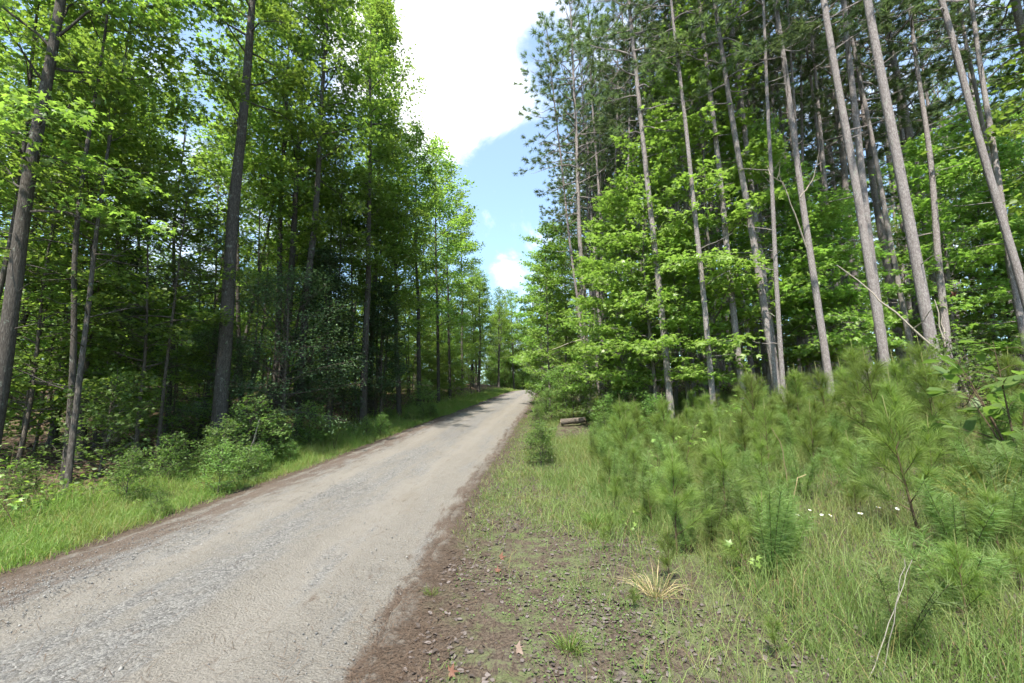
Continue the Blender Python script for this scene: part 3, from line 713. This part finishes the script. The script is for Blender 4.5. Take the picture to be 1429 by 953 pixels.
WR = 'tall pines along the right side of the road'
RP = [(EDGEPINE, 818, 473, 797, 30, 19.5, .38, 'tall pine with an open feathery crown reaching left into the sky gap', .17),
      (PINE[1], 827, 403, 813, 150, 23, .24, 'slimmer pine close behind the open-crowned pine at the sky gap', .16),
      (PINE[0], 926, 468, 884, 40, 13.4, .31, 'slim pine rising through the left half of the bright maples', .16),
      (PINE[2], 1024, 443, 976, 20, 13.0, .30, 'pine standing behind the tallest bright maple', .16),
      (PINE[1], 1067, 433, 1000, 20, 12.6, .32, 'darker pine just right of the tallest bright maple', .16),
      (PINE[0], 1142, 428, 1083, 30, 11.4, .27, 'pine with bare white dead limbs right of the maples', .16),
      (PINE[2], 1230, 473, 1158, 20, 9.6, .285, 'pale sunlit pine left of the leaning dead branch foot, fork-free and slim', .16),
      (PINE[1], 1296, 453, 1218, 20, 8.9, .32, 'thickest pale pine, crossed near its foot by the leaning dead branch', .16),
      (PINE[0], 1419, 373, 1315, 15, 10.0, .25, 'rightmost pale pine leaning in above the broad-leaved shrub', .16),
      (PINE[2], 1417, 423, 1338, 20, 13.5, .20, 'thin pine close behind the rightmost pale pine', .16),
      (PINE[1], 1255, 400, 1190, 60, 14, .26, 'pine seen in the gap between the two pale front pines', .16),
      (PINE[0], 945, 160, 929, 20, 19, .27, 'pine further back above the left shoulder of the maples', .16),
      (PINE[2], 988, 400, 955, 40, 20, .30, 'straight pine inside the wood behind the maple gap', .16)]
for pr, u1, v1, u2, v2, zc, dia, lab, r0 in RP:
    hero(pr, 'pine_tree', 'tree', lab, u1, v1, u2, v2, zc, dia, r0, 1.0, WR)

MR = 'bright young maples at the right forest edge'
for pr, u, v, zc, s, lab in [
        (MAPLE[0], 1000, 560, 13.6, 1.27, 'tallest bright lime-green maple at the edge of the pines'),
        (MAPLE[1], 915, 560, 13.9, 1.12, 'bright maple on the left flank of the tallest maple'),
        (MAPLE[1], 875, 560, 15.5, 1.0, 'sunlit maple nearest to the open-crowned edge pine'),
        (MAPLE[2], 960, 560, 13.6, .9, 'low bushy bright maple in front of the tallest maple'),
        (MAPLE[1], 1075, 560, 14.4, 1.12, 'maple in half shade right of the tallest maple'),
        (MAPLE[2], 1150, 555, 13.0, .9, 'layered maple with flat sprays below the dead-limbed pine'),
        (MAPLE[2], 1195, 550, 13.2, .95, 'flat-sprayed maple just left of the slim pale front pine'),
        (MAPLE[1], 1345, 550, 13.6, 1.0, 'layered maple reaching out between the thickest and rightmost pale pines'),
        (MAPLE[0], 1400, 550, 15.5, 1.0, 'tall maple at the right edge behind the rightmost pale pine'),
        (MAPLE[0], 767, 545, 22.5, .95, 'slim maple overhanging the road left of the open-crowned edge pine'),
        (MAPLE[0], 790, 545, 25, 1.05, 'maple filling the gap behind the open-crowned edge pine'),
        (MAPLE[1], 850, 555, 18.0, .9, 'leafy maple just right of the open-crowned edge pine'),
        (MAPLE[0], 757, 545, 31, 1.05, 'maple farther along the right roadside before the bend')]:
    p = ground_pt(u, v) if False else at_depth(u, v, zc); p[2] = float(height(p[0], p[1])) - .05
    TREES.append((p[0], p[1], .5)); place(pr, 'maple_tree', lab, 'tree', p, MR, None, None, s)

# ------------------------------------------------------------------ the woods behind, filled tree by tree
def clear(x, y, c):
    return all((x - a) ** 2 + (y - b) ** 2 > max(c, r) ** 2 for a, b, r in TREES)
def fill(n, protos, name, cat, label, group, region, c, smin=.85, smax=1.1, lean=.03, tries=40):
    for _ in range(n):
        for _t in range(tries):
            x, y = region()
            if y > .5 and abs(x) < 1.3 * y + 4 and clear(x, y, c): break
        else: continue
        TREES.append((x, y, c)); ax = unit(np.array([rng.normal() * lean, rng.normal() * lean, 1]))
        place(protos[rng.integers(len(protos))], name, label, cat, (x, y, float(height(x, y)) - .08), group, ax, None, rng.uniform(smin, smax), rng.uniform(.7, 1.25))
def lreg(y0, y1, d0, d1, p=1.0):
    def f():
        y = y0 + (y1 - y0) * rng.uniform() ** p; return float(cx_of(y)) - HALF - rng.uniform(d0, d1), y
    return f
def redge(y): return np.interp(y, [0, 7, 10, 14, 20, 60], [10.0, 9.0, 7.2, 4.2, 3.0, 3.2])
def rreg(y0, y1, d0, d1, p=1.0):
    def f():
        y = y0 + (y1 - y0) * rng.uniform() ** p; return float(cx_of(y)) + HALF + float(redge(y)) + rng.uniform(d0, d1), y
    return f
fill(2, FGUM, 'hardwood_tree', 'tree', 'hardwood of the left woods standing behind the roadside row', 'hardwoods deep in the left woods', lreg(8, 30, 6, 16), 2.6)
fill(52, SLIM, 'hardwood_tree', 'tree', 'slim bare-stemmed young hardwood among the left roadside trees', 'slim young hardwoods in the left woods', lreg(6.5, 28, 2.8, 13, 1.1), .8, .8, 1.1, .06)
fill(60, SLIMPINE, 'pine_tree', 'tree', 'slim crowded pine between the thicker trunks of the right stand', 'slim pines of the right stand', rreg(11, 28, .3, 9), .9, .85, 1.05, .04)
fill(3, FGUM, 'hardwood_tree', 'tree', 'far hardwood closing the depth of the left woods', 'far hardwoods of the left woods', lreg(14, 55, 14, 40), 3.5)
fill(10, FGUM, 'hardwood_tree', 'tree', 'roadside hardwood in the distant left row before the bend', 'distant roadside hardwoods', lreg(36, 72, 2.6, 8), 3.2, .75, .95)
fill(11, UNDER, 'understory_tree', 'small tree', 'thin leafy understory tree between the left trunks', 'understory trees in the left woods', lreg(7, 26, 3.6, 12, 1.2), 1.0, .8, 1.15)
fill(56, UNDER[:2] + SUN_TINTED * 2, 'understory_tree', 'small tree', 'sunlit leafy understory tree far behind the left trunks', 'far understory trees in the left woods', lreg(9, 40, 9, 34), 1.7, .8, 1.3)
fill(50, PINE, 'pine_tree', 'tree', 'bare-trunked pine inside the right pine stand behind the front row', 'pines inside the right stand', rreg(11.5, 34, .8, 14), 1.7, .85, 1.05)
fill(46, FARPINE, 'pine_tree', 'tree', 'far pine closing the depth of the right pine stand', 'far pines of the right stand', rreg(12, 60, 12, 42), 2.6, .9, 1.1)
fill(14, FARPINE, 'pine_tree', 'tree', 'distant pine in the right roadside row before the bend', 'distant roadside pines', rreg(30, 70, 0, 7), 2.2, .8, 1.0)
fill(34, UNDER[:3] + MAPLE[1:], 'understory_tree', 'small tree', 'shaded leafy understory tree among the right pines', 'understory trees in the right stand', rreg(13.5, 34, 2.2, 16), 1.3, .8, 1.1)
fill(22, UNDER, 'understory_tree', 'small tree', 'far dim understory tree between the right pines', 'far understory trees in the right stand', rreg(12, 45, 12, 34), 1.8, .9, 1.3)
fill(44, UNDER, 'understory_tree', 'small tree', 'bushy roadside understory tree under the distant left row', 'roadside understory on the far left', lreg(17, 74, 2.9, 11), 1.2, .7, 1.1)
fill(34, UNDER, 'understory_tree', 'small tree', 'bushy roadside understory tree under the distant right row', 'roadside understory on the far right', rreg(20, 74, -.6, 8), 1.2, .6, 1.0)
fill(22, FGUM, 'hardwood_tree', 'tree', 'broad-leaved hardwood mixed into the right pine stand', 'hardwoods inside the right stand', rreg(9, 40, 4, 18), 2.0, .75, 1.0)
# across the bend at the end of the road
for k in range(30):
    x = 5 + rng.uniform(-11, 11); y = rng.uniform(88, 118)
    place(FARPINE[k % 2], 'pine_tree', 'pale distant pine standing beyond the crest at the end of the road', 'tree', (x, y, float(height(x, y))), 'pines beyond the crest', None, None, rng.uniform(.8, 1.0), 1)
for k in range(30):
    x = 5 + rng.uniform(-9, 9); y = rng.uniform(80, 96)
    place(UNDER[k % 3], 'understory_tree', 'distant bushy tree beyond the crest at the end of the road', 'small tree', (x, y, float(height(x, y))), 'bushy trees beyond the crest', None, None, rng.uniform(1.1, 1.9), 1)

for k in range(34):
    x = rng.uniform(-9, 11); y = rng.uniform(76, 88)
    place(BUSH[k % 3], 'leafy_bush', 'distant dark bush right behind the crest of the road', 'bush', (x, y, float(height(x, y)) - .1), 'bushes behind the crest', None, None, rng.uniform(1.4, 2.4))
# far wood as one mass
n = 64000
ang = rng.uniform(-1.15, 1.15, n); dist = rng.uniform(58, 115, n)
x, y = np.sin(ang) * dist, np.cos(ang) * dist
k = np.abs(x - cx_of(y)) > np.where(y < 84, 9, 0)
k &= ~((y < 92) & (np.abs(x - y * .03) < 9))
x, y = x[k], y[k]; n = len(x)
zt = 15 + 3 * np.sin(x * .31) + 2.5 * np.sin(y * .27 + x * .13)
z = height(x, y) + zt * rng.uniform(0, 1, n) ** 1.6
V, F = leaves(np.stack([x, y, z], 1), rng.normal(size=(n, 3)), rng.normal(size=(n, 3)) * .6 + [0, 0, 1], rng.uniform(.5, 1.1, n), KITE)
tag(link('distant_woods', mesh_from('distant_woods', V, [F], M['leaf_under'])), 'far woods closing the view behind the trees', None, None, 'stuff')

# ------------------------------------------------------------------ shrubs on the verges
def on_ground(u, v, zc=None):
    if zc is None: return ground_pt(u, v)
    p = at_depth(u, v, zc); p[2] = float(height(p[0], p[1])); return p
for u, v, zc, pr, s, lab in [
        (22, 725, 6.4, BUSH[1], .42, 'small light-green leafy bush at the foot of the thickest left trunk'),
        (135, 690, 8.3, BUSH[0], .95, 'tall shaded leafy bush in front of the thin dark trunk'),
        (235, 675, 8.2, BUSH[1], .55, 'small bright sprout on the grass below the little leaning pine'),
        (305, 668, 8.6, BUSH[0], .55, 'leafy roadside bush below the smaller holly, nearest the gravel'),
        (345, 650, 10.0, BUSH[1], .95, 'low leafy bush at the foot of the stout grey hardwood'),
        (385, 640, 10.8, BUSH[0], .55, 'low leafy bush under the middle of the dense holly'),
        (430, 625, 12.4, BUSH[1], .8, 'low leafy bush at the foot of the dark cedar'),
        (590, 580, 22, BUSH[0], .9, 'dark green bush on the verge where the left bank begins to rise')]:
    p = on_ground(u, v, zc); place(pr, 'leafy_bush', lab, 'bush', p, 'leafy bushes on the left verge', None, None, s)
for u, v, zc, pr, s, lab in [
        (770, 560, 19.5, BUSH[2], .85, 'yellow-green bush at the road end of the right bank'),
        (800, 560, 18.6, BUSH[0], 1.1, 'yellow-green bush right behind the fallen log'),
        (845, 565, 16.0, BUSH[2], .9, 'yellow-green bush under the leafy maple right of the edge pine'),
        (885, 565, 14.2, BUSH[0], 1.0, 'low bright bush under the maple nearest the edge pine'),
        (1345, 590, 7.4, BUSH[1], .9, 'low yellow-green bush left of the broad-leaved shrub'),
        (755, 570, 24, BUSH[0], 1.0, 'dark green bush at the right road edge toward the bend')]:
    p = on_ground(u, v, zc); place(pr, 'leafy_bush', lab, 'bush', p, 'leafy bushes on the right bank', None, None, s)
p = on_ground(1415, 600, 4.6); place(BROAD, 'broadleaf_shrub', 'bright shrub with large oval leaves at the right picture edge', 'shrub', p, None, None, 1.0, 1.25)

# ------------------------------------------------------------------ pine saplings and weeds on the bank
rng = np.random.default_rng(31)
SAPS = []
def sap(x, y, pr, s, lab): 
    SAPS.append((x, y)); place(pr, 'pine_sapling', lab, 'sapling', (x, y, float(height(x, y)) - .01), 'pine saplings on the right bank', unit(np.array([rng.normal() * .06, rng.normal() * .06, 1])), None, s)
for u, v, zc, pr, s, lab in [
        (1212, 640, 7.0, SAPL[3], 1.0, 'tall bushy pine sapling at the foot of the slim pale pine'),
        (1318, 640, 6.2, SAPL[3], .92, 'tall pine sapling with a dark bare stem in front of the thickest pine'),
        (1054, 640, 8.4, SAPL[3], .9, 'pine sapling poking up against the dark gap below the maples'),
        (1165, 640, 7.6, SAPL[2], 1.0, 'upright pine sapling just left of the tallest bushy sapling'),
        (1272, 640, 6.6, SAPL[2], 1.0, 'pine sapling between the feet of the two pale front pines'),
        (1290, 800, 3.9, SAPL[1], 1.1, 'near pine sapling spreading behind the crossed bleached stems'),
        (945, 780, 4.3, SAPL[2], .72, 'slim pine sapling at the open edge of the thicket by the shoulder'),
        (1015, 740, 5.0, SAPL[5], 1.1, 'pine sapling left of the curved straw stalks'),
        (875, 640, 8.0, SAPL[2], .85, 'bushy light pine sapling nearest the road on the upper bank'),
        (930, 620, 9.5, SAPL[2], .95, 'light green pine sapling below the left flank of the maples')]:
    p = on_ground(u, v, zc); sap(p[0], p[1], pr, s, lab)
def opening(x, y): return 2.9 < y < 4.9 and 1085 < CU + FPX * x / y < 1275
cnt = 0
while cnt < 155:
    y = 2.9 + 12.5 * rng.uniform() ** 1.1; d = rng.uniform(1.7, float(redge(y)) + .6)
    x = float(cx_of(y)) + HALF + d
    if y > 10.5 and d < 3.2 or (y > 6.5 and .10 < x / y < .19): continue
    if opening(x, y): continue
    if y < 3.4 and x < 1.6: continue
    if abs(x) > 1.25 * y + .6 or not all((x - a) ** 2 + (y - b) ** 2 > .42 ** 2 for a, b in SAPS): continue
    far = y > 6
    sap(x, y, SAPL[rng.choice([0, 1, 2, 5]) if far else rng.choice([0, 1, 4, 5])], rng.choice([.4, .55, .75, .9, 1.05]) * rng.uniform(.85, 1.1) * float(np.interp(d, [1.7, 3.6], [.6, 1])), 'feathery green pine sapling growing in the thicket on the right bank'); cnt += 1
for k in range(190):
    y = (3.5 + 8.5 * rng.uniform() ** 1.1) if k % 3 else rng.uniform(2.7, 4.6); d = rng.uniform(2.4, 7.5) if k % 3 else rng.uniform(3.2, 6.4); x = float(cx_of(y)) + HALF + d
    if opening(x, y): continue
    place(WEED[k % 3], 'feathery_weed', 'fine-leaved feathery weed among the saplings on the right bank', 'weed', (x, y, float(height(x, y))), 'feathery weeds on the right bank', None, None, rng.uniform(.7, 1.1))
for k in range(16):
    y = 4.0 + 10 * rng.uniform(); d = rng.uniform(2.0, 7.0); x = float(cx_of(y)) + HALF + d
    place(SEED[k % 3], 'maple_seedling', 'lime-green maple seedling among the saplings on the right bank', 'seedling', (x, y, float(height(x, y))), 'maple seedlings on the right bank', None, None, rng.uniform(.7, 1.2))
for k in range(16):
    y = 5 + 15 * rng.uniform(); d = rng.uniform(.9, 3.0); x = float(cx_of(y)) - HALF - d
    place(SEED[k % 3], 'maple_seedling', 'small leafy seedling in the grass of the left verge', 'seedling', (x, y, float(height(x, y))), 'seedlings on the left verge', None, None, rng.uniform(.7, 1.2))
p = on_ground(1060, 850, 3.4); place(SEED[0], 'maple_seedling', 'single bright seedling at the front edge of the thicket, left of the bleached stems', 'seedling', p, 'maple seedlings on the right bank', None, .6, .75)

for k in range(30):
    y = 6.0 + 17 * rng.uniform() ** 1.1; d = .35 + rng.gamma(2.0, .55); x = float(cx_of(y)) - HALF - d
    place(BUSH[k % 2], 'leafy_weed', 'knee-high leafy weed rising out of the grass on the left verge', 'weed', (x, y, float(height(x, y))), 'leafy weeds on the left verge', None, None, rng.uniform(.22, .45))
for k in range(34):
    y = 9.5 + 9 * rng.uniform(); d = rng.uniform(.9, 4.2); x = float(cx_of(y)) + HALF + d
    if y < 18.6 and .08 < x / y < .21: continue
    place(BUSH[k % 3], 'leafy_weed', 'low yellow-green leafy weed on the upper part of the right bank', 'weed', (x, y, float(height(x, y))), 'leafy weeds on the upper right bank', None, None, rng.uniform(.25, .55))
# grass clumps
def clump(name, label, cat, loc, n, h, w, mat, lean=.5, group=None):
    a = rng.uniform(0, 6.28, n); ln = np.abs(rng.normal(0, lean, n))
    base = np.stack([np.cos(a) * .05, np.sin(a) * .05, np.zeros(n)], 1) * rng.uniform(0, 1.4, (n, 1))
    hh = h * rng.uniform(.5, 1.1, n)
    V, q, t = strips(base, np.stack([np.cos(a) * ln, np.sin(a) * ln, np.ones(n)], 1), hh, np.full(n, w), hh * rng.uniform(.1, .7, n))
    o = link(name, mesh_from(name, V, [q, t], mat)); o.location = tuple(map(float, loc)); tag(o, label, cat, group)
clump('grass_clump', 'arching yellow-olive grass clump at the right edge', 'grass clump', on_ground(1415, 850, 3.7), 260, .75, .005, M['yellowgrass'], .6)
clump('grass_clump', 'tan dead grass clump upright among the mid-bank saplings', 'grass clump', on_ground(1000, 700, 6.2), 120, .65, .006, M['straw'], .22)
clump('grass_clump', 'flattened straw clump at the edge of the shoulder', 'grass clump', on_ground(915, 830, 3.5), 90, .35, .004, M['straw'], .9)
clump('grass_clump', 'fresh green tuft on bare litter at the bottom of the shoulder', 'grass clump', on_ground(795, 915, 2.8), 110, .16, .006, M['grass'], .5)
clump('grass_clump', 'small green tuft alone at the edge of the pale road', 'grass clump', on_ground(602, 836, 3.6), 60, .09, .004, M['grass'], .5)
clump('grass_clump', 'broad-bladed green tuft in front of the first saplings', 'grass clump', on_ground(830, 735, 5.4), 90, .32, .010, M['grass'], .45)

# ------------------------------------------------------------------ dead wood, stalks, flowers, single leaves
def stick(name, label, cat, pts, r0, r1, mat, group=None, sides=6, twigs=0, part='stem'):
    pts = np.array(pts, float); base = pts[0].copy(); mb = MB()
    t = np.linspace(0, 1, 10); P = np.stack([np.interp(t, np.linspace(0, 1, len(pts)), pts[:, c]) for c in range(3)], 1) - base
    P[1:-1] += rng.normal(size=(8, 3)) * max(r0 * .5, .004)
    tube(mb, P, np.linspace(r0, r1, 10), sides)
    o = link(name, mb.build(name, mat, True)); o.location = tuple(map(float, base)); tag(o, label, cat, group)
    for k in range(twigs):
        tb = MB(); f = rng.integers(3, 9); d = unit(P[-1] - P[0] + rng.normal(size=3) * np.linalg.norm(P[-1]) * .45); L = rng.uniform(.12, .28) * np.linalg.norm(P[-1])
        q = P[f] + np.outer(np.linspace(0, 1, 4), d) * L + rng.normal(size=(4, 3)) * .03 * L
        tube(tb, q, np.linspace(r0 * .45, r1 * .5, 4), 4); link('twig', tb.build('twig', mat, True), o)
    return o
A_ = at_depth
stick('dead_branch', 'long grey dead branch leaning across the two pale front pines', 'branch', [on_ground(1357, 600, 8.3), A_(1345, 530, 8.3), A_(1293, 472, 8.45), A_(1236, 426, 8.6), A_(1214, 405, 8.8), A_(1168, 370, 9.0)], .028, .008, M['deadwood'], twigs=1)
stick('dead_branch', 'thin dead stem leaning beside the thickest pale pine', 'branch', [on_ground(1338, 600, 8.1), A_(1322, 500, 8.1), A_(1304, 418, 8.2)], .022, .008, M['deadwood'], twigs=1)
stick('dead_branch', 'bleached dead limb hanging bare left of the dead-limbed pine', 'branch', [A_(1125, 345, 11.2), A_(1110, 300, 11.1), A_(1092, 255, 11.0), A_(1068, 240, 10.8)], .022, .006, M['deadwood'], twigs=4)
stick('dead_branch', 'bleached dead limb reaching up right of the dead-limbed pine', 'branch', [A_(1117, 275, 11.3), A_(1135, 250, 11.2), A_(1142, 215, 11.1)], .018, .005, M['deadwood'], twigs=3)
stick('dead_branch', 'pale broken stick slanting out of the bushes below the dense holly', 'branch', [on_ground(345, 640, 9.8), A_(362, 585, 10)], .022, .014, M['deadwood'])
stick('dead_branch', 'grey dead branch lying slanted between the thin left trunks', 'branch', [on_ground(205, 650, 11), A_(225, 632, 11), A_(262, 594, 11.2)], .035, .012, M['rot'], twigs=3)
stick('dead_branch', 'pale fallen stick on the ground behind the tall shaded bush', 'branch', [on_ground(158, 665, 10.5) + [0, 0, .06], on_ground(187, 655, 11.5) + [0, 0, .25]], .04, .025, M['deadwood'], twigs=1)
stick('dead_branch', 'bare limb jutting left from the open-crowned edge pine over the road', 'branch', [A_(815, 472, 19.4), A_(795, 478, 19.2), A_(770, 488, 19.0)], .022, .010, M['deadwood'])
# snapped stump in the left woods
t = thing('snapped_stump', 'grey snapped stump standing behind the tall shaded bush', 'stump', on_ground(153, 650, 12.5))
mb = MB(); tube(mb, [(0, 0, -.1), (0, 0, .3), (.02, 0, .8), (.05, .02, 1.05)], [.17, .13, .12, .10], 9, rough=.08, seed=3); link('trunk', mb.build('trunk', M['deadwood'], True), t)
mb = MB()
for k in range(5):
    a = k * 1.3; q = np.array([.05 + .07 * math.cos(a), .02 + .07 * math.sin(a), 1.0]); tube(mb, [q, q + [.02 * math.cos(a), .02, .12 + .08 * (k % 3)]], [.035, .004], 4)
link('splintered_top', mb.build('splintered_top', M['cutwood'], True), t)
# log on the bank
p0, p1 = A_(783, 586, 17.3), A_(817, 580, 17.0); p0[2] = float(height(p0[0], p0[1])) + .16; p1[2] = float(height(p1[0], p1[1])) + .20
t = thing('fallen_log', 'short dark fallen log lying on bare earth of the right bank', 'log', p0)
dv = p1 - p0; mb = MB(); tube(mb, np.outer(np.linspace(0, 1, 8), dv), np.linspace(.125, .105, 8), 12, cap=False, rough=.05, seed=5); bark = link('bark', mb.build('bark', M['bark_thin'], True), t)
for e, r_, sgn in ((np.zeros(3), .124, -1), (dv, .104, 1)):
    mb = MB(); tube(mb, [e - unit(dv) * .01 * sgn, e + unit(dv) * .006 * sgn], [r_ * .96, r_ * .95], 12); link('cut_end', mb.build('cut_end', M['cutwood'], True), t)

# crossed bleached stems in the near thicket
stick('bleached_stem', 'bleached dry stem crossing its twin, leaning more to the right', 'stalk', [on_ground(1212, 955, 2.42), A_(1245, 860, 2.46), A_(1273, 781, 2.5)], .0030, .0016, M['drystem'], 'crossed bleached stems', 5)
stick('bleached_stem', 'bleached dry stem crossing its twin, the more upright of the two', 'stalk', [on_ground(1234, 950, 2.45), A_(1252, 832, 2.44), A_(1262, 780, 2.46)], .0028, .0015, M['drystem'], 'crossed bleached stems', 5)
stick('straw_stalk', 'tall straw-coloured stalk with its tip hooked to the right', 'stalk', [on_ground(1105, 760, 4.9), A_(1106, 700, 4.9), A_(1113, 667, 4.9), A_(1125, 662, 4.9)], .006, .004, M['straw'], 'straw stalks on the bank', 5)
stick('straw_stalk', 'tall straw-coloured stalk with its tip bent to the left', 'stalk', [on_ground(1104, 750, 5.0), A_(1097, 660, 5.0), A_(1088, 615, 5.0), A_(1076, 596, 5.0)], .006, .003, M['straw'], 'straw stalks on the bank', 5)
stick('straw_stalk', 'short hooked straw stalk right of the bleached stems', 'stalk', [on_ground(1290, 880, 3.2), A_(1296, 845, 3.2), A_(1308, 830, 3.2), A_(1325, 827, 3.2)], .005, .003, M['straw'], 'straw stalks on the bank', 5)
stick('straw_stalk', 'straight short straw stalk below the daisies', 'stalk', [on_ground(1186, 830, 3.6), A_(1180, 800, 3.6), A_(1177, 778, 3.6)], .005, .003, M['straw'], 'straw stalks on the bank', 5)

# daisies
def daisy_parts():
    st = MB(); tube(st, [(0, 0, 0), (.01, 0, .15), (0, .01, .34)], [.003, .0025, .002], 4)
    n = 13; a = np.linspace(0, 6.28, n, endpoint=False); pos = np.stack([np.cos(a) * .007, np.sin(a) * .007, np.full(n, .342)], 1)
    V, F = leaves(pos, np.stack([np.cos(a), np.sin(a), np.full(n, .12)], 1), np.repeat([[0, 0, 1.]], n, 0), np.full(n, .024), OVAL)
    ce = MB(); tube(ce, [(0, 0, .338), (0, 0, .346), (0, 0, .350)], [.008, .0085, .005], 8)
    return [('stem', st.build('stem', M['weed'], True), []), ('flower_head', mesh_from('flower_head', V, [F], M['petal']), [('flower_centre', ce.build('flower_centre', M['pollen'], True))])]
DAISY = daisy_parts()
for u, v, zc, s, lab in [(1202, 738, 4.3, 1.15, 'white daisy, left of the three biggest blooms in the thicket'), (1223, 735, 4.4, 1.1, 'white daisy, middle of the three biggest blooms in the thicket'), (1246, 735, 4.4, 1.1, 'white daisy, right of the three biggest blooms in the thicket'),
                         (1144, 742, 4.5, .9, 'small white daisy, left of a touching pair beside the three big blooms'), (1152, 745, 4.5, .85, 'small white daisy, right of a touching pair beside the three big blooms'),
                         (1110, 752, 4.6, .95, 'lone white daisy nearest the curved straw stalks'), (1126, 748, 4.6, .7, 'tiny white daisy between the lone bloom and the small pair')]:
    p = A_(u, v, zc); g = float(height(p[0], p[1])); hgt = max(.2, p[2] - g)
    place(DAISY, 'daisy', lab, 'flower', (p[0], p[1], g), 'daisies on the right bank', unit(np.array([rng.normal() * .2, -.25 + rng.normal() * .2, 1])), 0, (s * .7, s * .7, hgt / .345 * rng.uniform(.8, 1.12)))
# single fallen leaves
def leaf_obj(u, v, size, mat, lab, dz=.03):
    p = ground_pt(u, v); V, F = leaves(np.zeros((1, 3)), np.array([[1, .2, .15]]), np.array([[.1, -.5, 1.]]), np.array([size * .8]), STAR)
    V[:, 2] += dz - .01 + 5 * V[:, 1] ** 2 + rng.normal(size=len(V)) * .007; o = link('dry_leaf', mesh_from('dry_leaf', V, [F], mat)); o.location = tuple(map(float, p)); tag(o, lab, 'leaf', 'single dry leaves on the shoulder')
leaf_obj(622, 946, .10, M['rust'], 'orange dry leaf at the lower edge of the shoulder')
leaf_obj(695, 782, .11, M['rust'], 'reddish dry leaf in the middle of the shoulder')
leaf_obj(690, 800, .08, M['rust'], 'small dark-red dry leaf just below the reddish one')
leaf_obj(716, 912, .11, M['tanleaf'], 'pale tan dry leaf above the orange leaf near the bottom')
V, F = leaves(rng.normal(size=(9, 3)) * .035, rng.normal(size=(9, 3)) * .3 + [0, 0, -1], rng.normal(size=(9, 3)), rng.uniform(.07, .13, 9), OVAL)
o = link('dead_leaf_cluster', mesh_from('dead_leaf_cluster', V, [F], M['rust'])); o.location = tuple(map(float, A_(1331, 408, 10.2))); tag(o, 'rust-brown dead leaf cluster hanging right of the thickest pale pine', 'dead leaves')

# ------------------------------------------------------------------ light and sky
S = unit(np.array([-.17, -.49, .86]))
sun = bpy.data.lights.new('sun', 'SUN'); sun.energy = 4.8; sun.angle = R(.53); sun.color = (1, .95, .86)
so = bpy.data.objects.new('sun', sun); COL.objects.link(so); so.rotation_euler = Vector(-S).to_track_quat('-Z', 'Y').to_euler()
w = bpy.data.worlds.new('World'); scene.world = w; w.use_nodes = True; nt = w.node_tree; nt.nodes.clear()
sky = nt.nodes.new('ShaderNodeTexSky'); sky.sky_type = 'NISHITA'; sky.sun_disc = False
sky.sun_elevation = math.asin(S[2]); sky.sun_rotation = math.atan2(S[0], S[1]); sky.air_density = 1.0; sky.dust_density = 1.5; sky.ozone_density = 1.0
tcw = nt.nodes.new('ShaderNodeTexCoord').outputs['Generated']
def blob(u, v, a0, a1, amt):
    dn = nt.nodes.new('ShaderNodeVectorMath'); dn.operation = 'DOT_PRODUCT'; nt.links.new(tcw, dn.inputs[0]); dn.inputs[1].default_value = tuple(unit(ray(u, v)))
    return maprange(nt, dn.outputs['Value'], math.cos(R(a1)), math.cos(R(a0)), 0, amt)
nz = noise(nt, mapping(nt, tcw, (1, 1, 1.5)), 5.0, 12, .62, .4)
m = math_(nt, 'ADD', math_(nt, 'MULTIPLY', nz, 1.5), -.27)
for bb in (blob(600, 40, 4, 15, .34), blob(650, 110, 2, 9, .16), blob(708, 375, .3, 3.2, .22), blob(683, 165, .3, 2.2, .16)): m = math_(nt, 'ADD', m, bb)
m = math_(nt, 'SUBTRACT', m, blob(690, 260, 3, 9, .20))
mask = maprange(nt, m, .46, .88, .16, 1)
col = mixc(nt, mask, mixc(nt, 1.0, sky.outputs[0], (.70, 1.0, 1.10), 'MULTIPLY'), (5.4, 5.45, 5.55))
bg = nt.nodes.new('ShaderNodeBackground'); bg.inputs[1].default_value = .13; nt.links.new(col, bg.inputs[0])
wo = nt.nodes.new('ShaderNodeOutputWorld'); nt.links.new(bg.outputs[0], wo.inputs[0])

cam = bpy.data.cameras.new('camera'); cam.sensor_width = 36; cam.lens = FPX / 1429 * 36; cam.clip_end = 2000; cam.clip_start = .05
co = bpy.data.objects.new('camera', cam); COL.objects.link(co); co.location = (0, 0, CAM_Z); co.rotation_euler = (R(90) + PITCH, 0, 0)
scene.camera = co
vs = scene.view_settings; vs.view_transform = 'Standard'; vs.look = 'None'; vs.gamma = 1; vs.use_curve_mapping = False; vs.exposure = 1.45
cy = scene.cycles; cy.max_bounces = 5; cy.diffuse_bounces = 4; cy.glossy_bounces = 1; cy.transmission_bounces = 4; cy.transparent_max_bounces = 4; cy.caustics_reflective = False; cy.caustics_refractive = False
cy.sample_clamp_indirect = 6; cy.use_adaptive_sampling = True; cy.adaptive_threshold = .03
